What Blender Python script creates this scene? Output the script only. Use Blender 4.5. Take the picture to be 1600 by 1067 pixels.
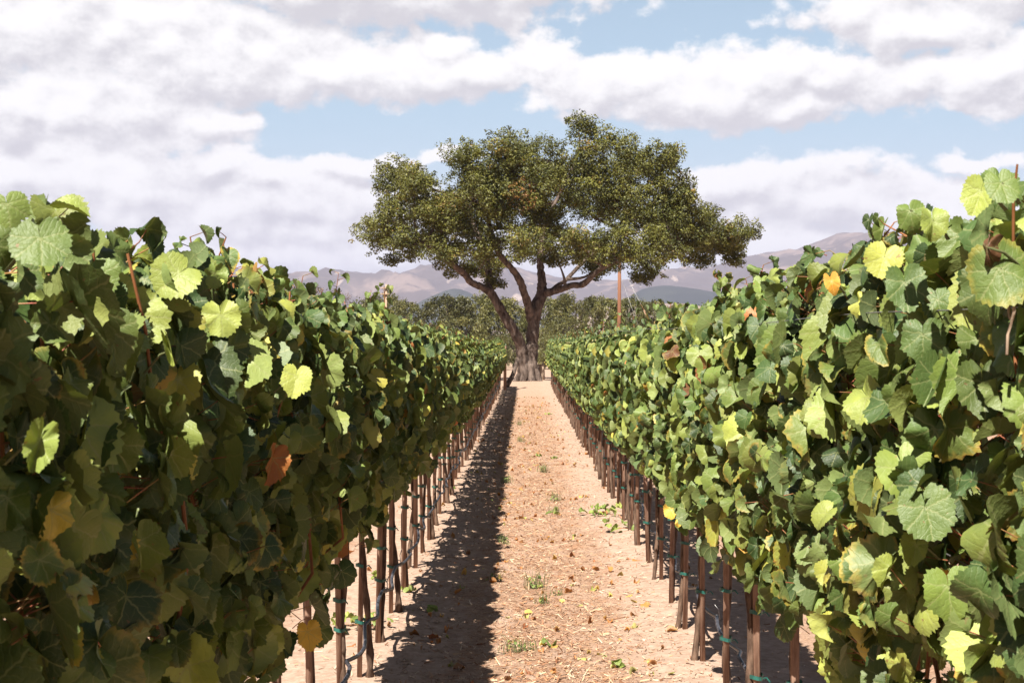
import bpy, math, random
import numpy as np
from mathutils import Vector, Matrix, noise as mnoise

for o in list(bpy.data.objects):
    bpy.data.objects.remove(o)
S = bpy.context.scene
C = S.collection
R = math.radians
random.seed(7)
rng = np.random.default_rng(11)

# ------------------------------------------------------------------ camera
F = 2222.0                       # focal length in photo pixels (50 mm lens)
EYE = 1.87
cam = bpy.data.cameras.new("camera")
cam.lens = 50.0
cam.sensor_width = 36.0
cam.clip_start = 0.05
cam.clip_end = 60000
camo = bpy.data.objects.new("camera", cam)
C.objects.link(camo)
camo.location = (0, 0, EYE)
camo.rotation_euler = (R(90 - 0.14), 0, math.atan(20 / F))
cam.dof.use_dof = True
cam.dof.focus_distance = 9.0
cam.dof.aperture_fstop = 18
S.camera = camo
S.render.resolution_x = 1024
S.render.resolution_y = 682


def px(x, y, Y):
    """point at distance Y that the photo shows at pixel x, y"""
    return Vector(((x - 820) / F * Y, Y, EYE + (528 - y) / F * Y))


# ------------------------------------------------------------------ sun and sky
SUN = Vector((-0.29, -0.74, 1.0)).normalized()      # towards the sun
elev = math.asin(SUN.z)
azim = math.atan2(SUN.x, SUN.y)
sun = bpy.data.lights.new("sun", 'SUN')
sun.energy = 5.0
sun.angle = R(0.5)
sun.color = (1.0, 0.93, 0.82)
suno = bpy.data.objects.new("sun", sun)
C.objects.link(suno)
suno.rotation_euler = SUN.to_track_quat('Z', 'Y').to_euler()
suno.location = (-20, -40, 60)

S.view_settings.view_transform = 'Standard'
S.view_settings.look = 'None'
S.view_settings.exposure = 1.35
S.view_settings.gamma = 1.0
S.view_settings.use_curve_mapping = False

W = bpy.data.worlds.new("World")
S.world = W
W.use_nodes = True


ALB = 0.76


def sc(c):
    return tuple(v * ALB for v in c)


class NB:
    """small helper to wire shader nodes"""

    def __init__(self, nt):
        self.nt = nt

    def n(self, t, **kw):
        nd = self.nt.nodes.new(t)
        for k, v in kw.items():
            setattr(nd, k, v)
        return nd

    def put(self, sock, v):
        if v is None:
            return
        if isinstance(v, bpy.types.NodeSocket):
            self.nt.links.new(v, sock)
        else:
            if sock.type == 'RGBA' and hasattr(v, '__len__') and len(v) == 3:
                v = (*v, 1)
            sock.default_value = v

    def m(self, op, a, b=None, c=None, clamp=False):
        nd = self.n('ShaderNodeMath', operation=op, use_clamp=clamp)
        for i, v in enumerate((a, b, c)):
            self.put(nd.inputs[i], v)
        return nd.outputs[0]

    def v(self, op, a, b=None):
        nd = self.n('ShaderNodeVectorMath', operation=op)
        self.put(nd.inputs[0], a)
        self.put(nd.inputs[1], b)
        return nd.outputs['Value'] if op in ('LENGTH', 'DOT_PRODUCT') else nd.outputs[0]

    def ss(self, x, lo, hi, a=0.0, b=1.0):
        nd = self.n('ShaderNodeMapRange', interpolation_type='SMOOTHSTEP')
        self.put(nd.inputs[0], x)
        for i, v in enumerate((lo, hi, a, b)):
            self.put(nd.inputs[i + 1], v)
        return nd.outputs[0]

    def mix(self, f, a, b, blend='MIX'):
        nd = self.n('ShaderNodeMix', data_type='RGBA', blend_type=blend)
        self.put(nd.inputs[0], f)
        self.put(nd.inputs[6], a)
        self.put(nd.inputs[7], b)
        return nd.outputs[2]

    def noise(self, vec, scale, detail=4, rough=0.55, out='Fac', dist=0.0):
        nd = self.n('ShaderNodeTexNoise')
        self.put(nd.inputs['Vector'], vec)
        nd.inputs['Scale'].default_value = scale
        nd.inputs['Detail'].default_value = detail
        nd.inputs['Roughness'].default_value = rough
        nd.inputs['Distortion'].default_value = dist
        return nd.outputs[out]

    def ramp(self, f, pts):
        pts = [(p, tuple(v * ALB for v in c)) for p, c in pts]
        nd = self.n('ShaderNodeValToRGB')
        r = nd.color_ramp
        while len(r.elements) < len(pts):
            r.elements.new(0.5)
        for e, (p, c) in zip(r.elements, pts):
            e.position = p
            e.color = (*c, 1)
        self.put(nd.inputs[0], f)
        return nd.outputs[0]

    def xyz(self, v):
        nd = self.n('ShaderNodeSeparateXYZ')
        self.put(nd.inputs[0], v)
        return nd.outputs

    def comb(self, x, y, z=0.0):
        nd = self.n('ShaderNodeCombineXYZ')
        for i, q in enumerate((x, y, z)):
            self.put(nd.inputs[i], q)
        return nd.outputs[0]

    def attr(self, name, out='Vector'):
        return self.n('ShaderNodeAttribute', attribute_name=name).outputs[out]


def mat(name):
    m = bpy.data.materials.new(name)
    m.use_nodes = True
    nt = m.node_tree
    nt.nodes.clear()
    b = NB(nt)
    out = b.n('ShaderNodeOutputMaterial')
    p = b.n('ShaderNodeBsdfPrincipled')
    nt.links.new(p.outputs[0], out.inputs['Surface'])
    return m, b, p, out


# clouds as (photo x, photo y, half width, half height, weight)
CLOUDS = [
    (60, 60, 400, 100, 1.25), (330, 90, 330, 85, 1.2), (90, 190, 330, 95, 1.2), (560, 110, 240, 52, 1.15),
    (700, 118, 190, 50, 1.15), (690, 68, 60, 36, 1.0), (845, 100, 80, 62, 1.15), (620, -25, 420, 62, 1.1),
    (330, 188, 120, 26, .95), (1000, 130, 220, 60, 1.15), (1150, 140, 200, 68, 1.2), (1300, 150, 180, 52, 1.1),
    (1250, 180, 130, 34, 1.1), (60, 290, 260, 90, 1.25), (220, 300, 210, 70, 1.2), (350, 262, 70, 38, 1.1),
    (430, 330, 260, 84, 1.25), (560, 270, 80, 26, 1.0), (300, 400, 500, 46, 1.1), (700, 240, 46, 14, .9), (700, 400, 300, 40, 1.0),
    (1130, 290, 130, 44, 1.1), (1290, 320, 220, 76, 1.1), (1180, 390, 260, 44, 1.1), (1520, 262, 100, 22, .85),
    (1450, 65, 170, 48, 1.05), (1560, 130, 200, 62, 1.15), (1330, 30, 150, 40, .8), (1560, 20, 160, 50, .9),
    (1500, 340, 200, 60, .9),
]


# shaded bases, as (photo x, photo y, half width, half height, weight)
SHADES = [
    (560, 30, 330, 46, 1.0), (820, 5, 170, 26, .9), (110, 40, 160, 26, .4), (330, 160, 330, 26, .55), (200, 200, 170, 26, .6),
    (640, 160, 160, 14, .5), (10, 250, 40, 70, .5), (330, 300, 110, 34, .7), (430, 310, 150, 22, .6), (420, 380, 220, 16, .5), (500, 345, 120, 12, .4),
    (1010, 190, 260, 20, .6), (1290, 145, 150, 26, .7), (1230, 205, 190, 18, .7), (1390, 105, 130, 22, .7), (1260, 60, 90, 40, .6),
    (1540, 175, 130, 20, .6), (1120, 330, 130, 22, .45), (1290, 300, 160, 30, .6), (1500, 20, 160, 24, .5), (1230, 370, 160, 14, .4),
]


def blobs(b, Q, lst, blend):
    acc = None
    for (x, y, rx, ry, w) in lst:
        c = (math.atan((x - 820) / F), math.atan((528 - y) / F), 0)
        q = b.v('MULTIPLY', b.v('SUBTRACT', Q, c), (F / rx, F / ry, 0))
        d = b.m('MULTIPLY', b.m('SUBTRACT', 1.0, b.v('LENGTH', q)), w)
        acc = d if acc is None else b.m('SMOOTH_MAX', acc, d, blend)
    return acc


def cloud_group():
    g = bpy.data.node_groups.new("cloud_field", 'ShaderNodeTree')
    g.interface.new_socket("P", in_out='INPUT', socket_type='NodeSocketVector')
    g.interface.new_socket("D", in_out='OUTPUT', socket_type='NodeSocketFloat')
    b = NB(g)
    gi = b.n('NodeGroupInput')
    go = b.n('NodeGroupOutput')
    P = gi.outputs[0]
    w1 = b.v('SUBTRACT', b.noise(P, 14.0, 5, 0.6, 'Color'), (0.5, 0.5, 0.5))
    Q = b.v('ADD', P, b.v('MULTIPLY', w1, (0.075, 0.045, 0.0)))
    acc = blobs(b, Q, CLOUDS, 0.15)
    # broken cloud for the rest of the sky, outside the photographed sector
    sx = b.xyz(P)
    far = b.m('MAXIMUM', b.ss(b.m('ABSOLUTE', sx[0]), 0.42, 0.6), b.ss(sx[1], 0.28, 0.4))
    gen = b.m('MULTIPLY', b.m('SUBTRACT', b.noise(b.v('MULTIPLY', P, (1, 2.2, 1)), 2.6, 3, .5), 0.56), 4.0)
    gen = b.m('SUBTRACT', gen, b.m('MULTIPLY', b.m('SUBTRACT', 1.0, far), 3.0))
    acc = b.m('MAXIMUM', acc, gen)
    st = b.v('MULTIPLY', P, (1.0, 1.35, 1))
    fb = b.m('MULTIPLY', b.m('SUBTRACT', b.noise(st, 22.0, 14, 0.66), 0.5), 1.7)
    # rounded billows
    vo = b.n('ShaderNodeTexVoronoi', feature='SMOOTH_F1')
    wv = b.v('ADD', st, b.v('MULTIPLY', b.v('SUBTRACT', b.noise(P, 60, 4, .6, 'Color'), (.5, .5, .5)), (.018, .018, 0)))
    b.put(vo.inputs['Vector'], wv)
    vo.inputs['Scale'].default_value = 46
    vo.inputs['Smoothness'].default_value = .6
    bil = b.m('MULTIPLY', b.m('SUBTRACT', .42, vo.outputs['Distance']), .50)
    acc = b.m('ADD', acc, b.m('ADD', fb, bil))
    g.links.new(acc, go.inputs[0])
    return g


def build_world():
    nt = W.node_tree
    nt.nodes.clear()
    b = NB(nt)
    tc = b.n('ShaderNodeTexCoord').outputs['Generated']
    s = b.xyz(tc)
    u = b.m('ARCTAN2', s[0], s[1])
    v = b.m('ARCSINE', s[2])
    P = b.comb(u, v, 0.0)
    g = cloud_group()
    g1 = b.n('ShaderNodeGroup', node_tree=g)
    nt.links.new(P, g1.inputs[0])
    d0 = g1.outputs[0]
    g2 = b.n('ShaderNodeGroup', node_tree=g)
    nt.links.new(b.v('ADD', P, (-0.004, 0.009, 0)), g2.inputs[0])
    d1 = g2.outputs[0]
    cover = b.ss(d0, -0.10, 0.26)
    cover = b.m('POWER', cover, .8)
    w2 = b.v('MULTIPLY', b.v('SUBTRACT', b.noise(P, 12.0, 5, 0.6, 'Color'), (0.5, 0.5, 0.5)), (0.12, 0.06, 0.0))
    shade = b.ss(blobs(b, b.v('ADD', P, w2), SHADES, .25), -.25, .75)
    soft = b.m('SUBTRACT', b.noise(b.v('MULTIPLY', P, (1, 1.6, 1)), 30, 12, .66), .5)
    relief = b.m('SUBTRACT', d0, d1)
    lit = b.m('MULTIPLY_ADD', relief, 1.5, .80)
    lit = b.m('MULTIPLY_ADD', soft, 1.35, lit)
    lit = b.ss(b.m('MULTIPLY_ADD', shade, -.62, lit), -.35, 1.25)
    ccol = b.mix(lit, CLOUD_DARK, CLOUD_LIT)
    sky = b.n('ShaderNodeTexSky', sky_type='NISHITA')
    sky.sun_disc = False
    sky.sun_elevation = elev
    sky.sun_rotation = azim
    sky.altitude = 100
    sky.air_density = 1.0
    sky.dust_density = 0.6
    sky.ozone_density = 1.6
    # thin high veil low over the horizon, pales the blue
    veil = b.ss(v, 0.0, 0.60, 0.85, 0.0)
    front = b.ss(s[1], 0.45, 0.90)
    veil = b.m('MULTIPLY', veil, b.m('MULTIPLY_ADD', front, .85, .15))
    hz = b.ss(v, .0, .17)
    tint = b.mix(front, (.58, .49, .41), (1, 1, 1))  # sky outside the view dimmed and warmed to lessen fill light
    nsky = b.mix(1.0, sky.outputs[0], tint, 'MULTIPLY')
    base = b.mix(veil, nsky, b.mix(hz, VEIL_LOW, VEIL))
    # clouds thin overhead; out of view their brightness is cut to deepen shade
    cover = b.m('MULTIPLY', cover, b.ss(v, 0.45, 0.8, 0.97, 0.25))
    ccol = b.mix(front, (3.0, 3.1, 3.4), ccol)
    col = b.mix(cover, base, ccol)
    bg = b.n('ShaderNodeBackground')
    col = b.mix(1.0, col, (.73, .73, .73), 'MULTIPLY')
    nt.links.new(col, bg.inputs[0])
    bg.inputs[1].default_value = 0.05
    o = b.n('ShaderNodeOutputWorld')
    nt.links.new(bg.outputs[0], o.inputs[0])


CLOUD_DARK = (7.6, 7.3, 7.6)
CLOUD_LIT = (12.4, 12.1, 11.9)
VEIL = (6.2, 8.6, 10.4)
VEIL_LOW = (9.8, 10.2, 10.8)
build_world()
W.cycles.sampling_method = 'MANUAL'
W.cycles.sample_map_resolution = 512

S.cycles.use_adaptive_sampling = True
S.cycles.max_bounces = 8
S.cycles.diffuse_bounces = 3
S.cycles.glossy_bounces = 2
S.cycles.transmission_bounces = 4
S.cycles.transparent_max_bounces = 4
S.cycles.volume_bounces = 0
S.cycles.caustics_reflective = False
S.cycles.caustics_refractive = False


# ------------------------------------------------------------------ object helpers
def tag(o, label=None, cat=None, group=None, kind=None):
    if label:
        o['label'] = label
    if cat:
        o['category'] = cat
    if group:
        o['group'] = group
    if kind:
        o['kind'] = kind
    return o


def empty(name, loc=(0, 0, 0), rz=0.0):
    o = bpy.data.objects.new(name, None)
    o.empty_display_size = 0.1
    o.location = loc
    o.rotation_euler = (0, 0, rz)
    C.objects.link(o)
    return o


def copy_tree(o, parent=None):
    c = o.copy()
    C.objects.link(c)
    c.parent = parent
    for ch in list(o.children):
        copy_tree(ch, c)
    return c


class Geo:
    """collects vertices, faces and point attributes; build() links ONE mesh object"""

    def __init__(self):
        self.V, self.F, self.A, self.MI, self.n = [], [], {}, [], 0

    def add(self, verts, faces, mi=0, **attrs):
        verts = np.asarray(verts, float).reshape(-1, 3)
        for f in faces:                       # arrays of shape (k, 3) or (k, 4)
            f = np.asarray(f, int)
            if len(f):
                self.F.append(f + self.n)
                self.MI.append(np.full(len(f), mi))
        self.V.append(verts)
        for k, a in attrs.items():
            self.A.setdefault(k, []).append((self.n, np.asarray(a, float)))
        self.n += len(verts)

    def merge(self, other, mi0):
        for f, m in zip(other.F, other.MI):
            self.F.append(f + self.n)
            self.MI.append(m + mi0)
        for k, lst in other.A.items():
            for s0, a in lst:
                self.A.setdefault(k, []).append((s0 + self.n, a))
        self.V += other.V
        self.n += other.n

    def mesh(self, name, mats, smooth=True):
        me = bpy.data.meshes.new(name)
        V = np.concatenate(self.V)
        me.vertices.add(len(V))
        me.vertices.foreach_set('co', V.ravel())
        tot = np.concatenate([np.full(len(f), f.shape[1]) for f in self.F])
        loops = np.concatenate([f.ravel() for f in self.F])
        me.loops.add(len(loops))
        me.loops.foreach_set('vertex_index', loops.astype(np.int32))
        me.polygons.add(len(tot))
        start = np.concatenate([[0], np.cumsum(tot)[:-1]])
        me.polygons.foreach_set('loop_start', start.astype(np.int32))
        me.polygons.foreach_set('loop_total', tot.astype(np.int32))
        me.polygons.foreach_set('material_index', np.concatenate(self.MI).astype(np.int32))
        me.polygons.foreach_set('use_smooth', np.full(len(tot), smooth))
        for k, lst in self.A.items():
            arr = np.zeros((len(V), 3))
            for s0, a in lst:
                arr[s0:s0 + len(a)] = a
            at = me.attributes.new(k, 'FLOAT_VECTOR', 'POINT')
            at.data.foreach_set('vector', arr.ravel())
        for m in (mats if isinstance(mats, (list, tuple)) else [mats]):
            me.materials.append(m)
        me.update()
        return me

    def build(self, name, mats, parent=None, smooth=True):
        o = bpy.data.objects.new(name, self.mesh(name, mats, smooth))
        C.objects.link(o)
        o.parent = parent
        return o


def tube(geo, pts, rad, sides=6, rough=0.0, mi=0, cap=True, seed=0, flat=1.0, **attrs):
    """tapered tube through pts"""
    pts = [Vector(p) for p in pts]
    n = len(pts)
    rad = [rad] * n if not hasattr(rad, '__len__') else rad
    rg = np.random.default_rng(seed)
    V = []
    ref = Vector((0.31, 0.17, 0.93)).normalized()
    for i, p in enumerate(pts):
        d = (pts[min(i + 1, n - 1)] - pts[max(i - 1, 0)]).normalized()
        if abs(d.dot(ref)) > 0.97:
            ref = Vector((1, 0.1, 0)).normalized()
        a = d.cross(ref).normalized()
        c = d.cross(a)
        for k in range(sides):
            t = 2 * math.pi * k / sides
            r = rad[i] * (1 + rough * rg.uniform(-1, 1))
            V.append(p + (a * math.cos(t) + c * math.sin(t) * flat) * r)
    q = []
    for i in range(n - 1):
        for k in range(sides):
            k2 = (k + 1) % sides
            q.append((i * sides + k, i * sides + k2, (i + 1) * sides + k2, (i + 1) * sides + k))
    tri = []
    if cap:
        V.append(pts[0]); V.append(pts[-1])
        a0, a1 = n * sides, n * sides + 1
        for k in range(sides):
            k2 = (k + 1) % sides
            tri.append((a0, k2, k))
            tri.append((a1, (n - 1) * sides + k, (n - 1) * sides + k2))
    V = np.array([tuple(v) for v in V])
    kw = {k: np.tile(a, (len(V), 1)) for k, a in attrs.items()}
    geo.add(V, [np.array(q), np.array(tri).reshape(-1, 3)], mi, **kw)


def boxm(geo, c, s, rz=0.0, bev=0.0, mi=0, jit=0.0, rg=None):
    """box with chamfered vertical edges"""
    hx, hy, hz = s[0] / 2, s[1] / 2, s[2] / 2
    b = bev if bev else min(hx, hy) * 0.12
    prof = [(hx - b, -hy), (hx, -hy + b), (hx, hy - b), (hx - b, hy), (-hx + b, hy), (-hx, hy - b), (-hx, -hy + b), (-hx + b, -hy)]
    V = []
    for z, k in ((-hz, 1), (hz - b, 1), (hz, 1 - b / max(hx, 1e-6))):
        for x, y in prof:
            V.append((x * k, y * k, z))
    V = np.array(V)
    if jit and rg is not None:
        V += rg.normal(0, jit, V.shape)
    q = []
    for i in range(2):
        for k in range(8):
            k2 = (k + 1) % 8
            q.append((i * 8 + k, i * 8 + k2, (i + 1) * 8 + k2, (i + 1) * 8 + k))
    V = np.vstack([V, [[0, 0, -hz], [0, 0, hz]]])
    t = []
    for k in range(8):
        k2 = (k + 1) % 8
        t += [(24, k2, k), (25, 16 + k, 16 + k2)]
    cs, sn = math.cos(rz), math.sin(rz)
    X = V[:, 0] * cs - V[:, 1] * sn + c[0]
    Y = V[:, 0] * sn + V[:, 1] * cs + c[1]
    geo.add(np.stack([X, Y, V[:, 2] + c[2]], 1), [np.array(q), np.array(t)], mi)


# ------------------------------------------------------------------ materials
def leaf_material(name, ramp_pts, under, trans=0.3, veins=True):
    m, b, p, out = mat(name)
    lp = b.xyz(b.attr('lp'))                 # leaf-local x, y and radius fraction
    tone = b.xyz(b.attr('tone'))             # kind of leaf, brightness, edge colour
    obj = b.n('ShaderNodeTexCoord').outputs['Object']
    base = b.ramp(tone[0], ramp_pts)
    blot = b.noise(obj, 26, 4, .6)
    base = b.mix(b.ss(blot, .35, .75, 0, .45), base, b.mix(1.0, base, (1.35, 1.25, .85), 'MULTIPLY'))
    # yellow and brown margins
    edge = b.m('ADD', lp[2], b.m('MULTIPLY', b.m('SUBTRACT', b.noise(obj, 45, 3), .5), .9))
    e = b.m('MULTIPLY', b.ss(edge, .72, 1.05), b.ss(tone[2], .80, 1.0))
    base = b.mix(e, base, (0.33, 0.25, 0.045))
    e2 = b.m('MULTIPLY', b.ss(edge, .95, 1.15), b.ss(tone[2], .9, 1.0))
    base = b.mix(e2, base, (0.22, 0.085, 0.03))
    # scattered brown spots
    spot = b.m('MULTIPLY', b.ss(b.noise(obj, 60, 2, .5), .70, .74), .75)
    base = b.mix(spot, base, (0.16, 0.085, 0.035))
    geo = b.n('ShaderNodeNewGeometry')
    base = b.mix(b.m('MULTIPLY', geo.outputs['Backfacing'], 0.85), base, b.mix(.5, base, sc(under)))
    br = b.m('MULTIPLY_ADD', tone[1], 0.8, 0.70)
    if 'distant' in name:
        br = b.m('MULTIPLY', br, b.m('MULTIPLY_ADD', b.n('ShaderNodeObjectInfo').outputs['Random'], .7, .6))
    base = b.mix(1.0, base, b.comb(br, br, br), 'MULTIPLY')
    if veins:
        wob = b.v('MULTIPLY', b.v('SUBTRACT', b.noise(b.v('MULTIPLY', b.attr('lp'), (1, 1, 0)), 3.5, 2, .5, 'Color'), (.5, .5, .5)), (.22, .22, 0))
        lw = b.xyz(b.v('ADD', b.attr('lp'), wob))
        x = lw[0]
        y = b.m('ABSOLUTE', lw[1])
        near, chev = None, None
        for k, ang in enumerate((0, 52, 104)):
            ca, sa = math.cos(R(ang)), math.sin(R(ang))
            s = b.m('MULTIPLY_ADD', x, ca, b.m('MULTIPLY', y, sa))
            t = b.m('ABSOLUTE', b.m('MULTIPLY_ADD', x, -sa, b.m('MULTIPLY', y, ca)))
            t = b.m('ADD', t, b.m('MULTIPLY', b.m('LESS_THAN', s, 0.0), 9.0))
            ch = b.m('FRACT', b.m('MULTIPLY', b.m('MULTIPLY_ADD', t, -0.9, s), 5.0))
            ch = b.m('ABSOLUTE', b.m('SUBTRACT', ch, .5))
            if near is None:
                near, chev = t, ch
            else:
                less = b.m('LESS_THAN', t, near)
                inv = b.m('SUBTRACT', 1.0, less)
                chev = b.m('ADD', b.m('MULTIPLY', ch, less), b.m('MULTIPLY', chev, inv))
                near = b.m('MINIMUM', near, t)
        main = b.ss(near, .010, .032, 1.0, 0.0)
        side = b.ss(chev, .02, .07, 1.0, 0.0)
        vein = b.m('MAXIMUM', main, b.m('MULTIPLY', side, .35))
        base = b.mix(b.m('MULTIPLY', vein, .72), base, b.mix(.6, base, (0.27, 0.285, 0.125)))
        bump = b.n('ShaderNodeBump')
        bump.inputs['Strength'].default_value = 0.5
        bump.inputs['Distance'].default_value = 0.003
        h = b.m('ADD', b.m('MULTIPLY', b.m('MINIMUM', chev, .16), 1.5), b.m('MULTIPLY', b.m('MINIMUM', near, .10), 4.0))
        h = b.m('ADD', h, b.m('MULTIPLY', b.noise(obj, 70, 4, .6), 1.5))
        b.put(bump.inputs['Height'], h)
        b.put(p.inputs['Normal'], bump.outputs[0])
    b.put(p.inputs['Base Color'], base)
    p.inputs['Roughness'].default_value = 0.52
    p.inputs['Specular IOR Level'].default_value = 0.42
    tr = b.n('ShaderNodeBsdfTranslucent')
    tcol = b.mix(1.0, base, (1.6, 1.5, 0.5), 'MULTIPLY')
    b.put(tr.inputs[0], tcol)
    mx = b.n('ShaderNodeMixShader')
    mx.inputs[0].default_value = trans
    b.nt.links.new(p.outputs[0], mx.inputs[1])
    b.nt.links.new(tr.outputs[0], mx.inputs[2])
    b.nt.links.new(mx.outputs[0], out.inputs['Surface'])
    return m


def simple(name, c1, c2, scale=20, rough=.85, bump=.3, dist=.004, stretch=(1, 1, 1), spec=.2, detail=5):
    m, b, p, out = mat(name)
    obj = b.n('ShaderNodeTexCoord').outputs['Object']
    v = b.v('MULTIPLY', obj, stretch)
    nz = b.noise(v, scale, detail, .6)
    b.put(p.inputs['Base Color'], b.mix(b.ss(nz, .32, .68), sc(c1), sc(c2)))
    p.inputs['Roughness'].default_value = rough
    p.inputs['Specular IOR Level'].default_value = spec
    bp = b.n('ShaderNodeBump')
    bp.inputs['Strength'].default_value = bump
    bp.inputs['Distance'].default_value = dist
    b.put(bp.inputs['Height'], b.noise(v, scale * 2.3, detail, .65))
    b.put(p.inputs['Normal'], bp.outputs[0])
    return m


GRAPE = [(0.0, (.030, .060, .020)), (.25, (.058, .104, .030)), (.50, (.135, .190, .044)), (.74, (.28, .33, .080)),
         (.86, (.42, .42, .085)), (.93, (.50, .34, .06)), (.965, (.46, .17, .045)), (1.0, (.16, .075, .04))]
M = {}
M['leaf'] = leaf_material('grape_leaf', GRAPE, (.20, .25, .10), .11)
M['oakleaf'] = leaf_material('oak_leaf', [(0, (.032, .046, .010)), (.5, (.125, .132, .024)), (.85, (.20, .205, .040)), (1.0, (.24, .12, .035))],
                             (.13, .125, .055), .16, False)
M['farleaf'] = leaf_material('distant_foliage', [(0, (.070, .076, .022)), (.6, (.13, .13, .038)), (1.0, (.21, .19, .060))],
                             (.07, .07, .03), .12, False)
M['dryleaf'] = leaf_material('distant_dry_foliage', [(0, (.12, .075, .045)), (.6, (.17, .105, .06)), (1.0, (.22, .15, .085))],
                             (.16, .11, .07), .12, False)
M['cane'] = simple('cane_bark', (.26, .095, .035), (.40, .17, .07), 40, .6, .25, .001, (1, 1, .25), .3)
M['petiole'] = simple('petiole_skin', (.42, .10, .07), (.36, .26, .08), 30, .5, .1, .0006, (1, 1, 1), .35)
M['vinebark'] = simple('vine_bark', (.07, .042, .03), (.24, .155, .11), 34, .95, .9, .008, (1, 1, .22))
M['stake'] = simple('weathered_stake', (.21, .115, .08), (.42, .27, .195), 60, .85, .4, .003, (1, 1, .10))
M['tie'] = simple('green_plastic_tie', (.018, .11, .09), (.03, .16, .13), 60, .45, .1, .001, (1, 1, 1), .4)
M['hose'] = simple('drip_hose', (.030, .030, .038), (.10, .10, .12), 25, .42, .2, .001, (1, 1, 1), .5)
M['wire'] = simple('galvanised_wire', (.30, .30, .31), (.45, .44, .43), 50, .45, .1, .0005)
M['wire'].node_tree.nodes['Principled BSDF'].inputs['Metallic'].default_value = .6
M['oakbark'] = simple('oak_bark', (.055, .040, .033), (.22, .17, .145), 7.0, .95, 1.0, .05, (1, 1, .35), .1, 7)
M['polewood'] = simple('creosoted_pole', (.22, .10, .06), (.31, .155, .095), 3, .8, .3, .01, (1, 1, .05))
M['palewood'] = simple('pale_wood', (.42, .30, .21), (.58, .44, .33), 9, .85, .4, .01, (1, 1, .2))
M['farbark'] = simple('distant_bark', (.05, .04, .03), (.09, .07, .055), 3)
M['weed'] = simple('weed_green', (.085, .125, .045), (.17, .20, .075), 30, .7, .1, .001)

# ------------------------------------------------------------------ leaves
CTRL_A = np.array([0, 26, 54, 80, 110, 138, 160, 171, 180.0])


def leaf_tpl(nt, rings, ctrl, teeth, seed):
    rg = np.random.default_rng(seed)
    th = np.linspace(-math.pi * .985, math.pi * .985, nt)
    ca = np.radians(CTRL_A)
    asym = 1 + .05 * np.sin(th + rg.uniform(0, 6))
    r = np.interp(np.abs(th), ca, ctrl) * asym
    k = np.ones(5) / 5 if nt > 30 else np.array([.25, .5, .25])
    rr = np.convolve(np.pad(r, len(k) // 2, mode='edge'), k, 'valid')
    saw = np.where(np.arange(nt) % 2 == 0, 1.0, -1.0)
    if nt > 20:
        big = ((np.abs(th) * 9 / math.pi) % 1.0)
        rr = rr * (1 + teeth * saw * .6 + teeth * (big - .5) * 1.1)
        rr *= 1 + rg.normal(0, teeth * .35, nt)
    V = [[0, 0]]
    rn = [0]
    ang = [0]
    for f in rings:
        for i in range(nt):
            V.append([rr[i] * f * math.cos(th[i]), rr[i] * f * math.sin(th[i])])
            rn.append(f)
            ang.append(th[i])
    tris = [(0, 1 + i, 2 + i) for i in range(nt - 1)]
    quads = []
    for j in range(len(rings) - 1):
        o0, o1 = 1 + j * nt, 1 + (j + 1) * nt
        for i in range(nt - 1):
            quads.append((o0 + i, o1 + i, o1 + i + 1, o0 + i + 1))
    return np.array(V), np.array(rn), np.array(ang), np.array(tris), np.array(quads).reshape(-1, 4)


CTRLS = [
    np.array([1.0, .90, .95, .86, .84, .78, .68, .48, .16]),
    np.array([1.10, .86, .90, .78, .80, .72, .64, .46, .14]),
    np.array([.93, .90, .91, .89, .87, .82, .74, .54, .18]),
    np.array([1.08, .80, .93, .74, .80, .72, .60, .40, .14]),
]
TPL = {
    'hi': [leaf_tpl(61, (.34, .68, .90, 1.0), c, .058, i) for i, c in enumerate(CTRLS)],
    'mid': [leaf_tpl(37, (.55, 1.0), c, .05, i) for i, c in enumerate(CTRLS)],
    'low': [leaf_tpl(13, (1.0,), c, 0, i) for i, c in enumerate(CTRLS)],
}


def norm(a):
    return a / np.maximum(np.linalg.norm(a, axis=-1, keepdims=True), 1e-9)


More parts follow.
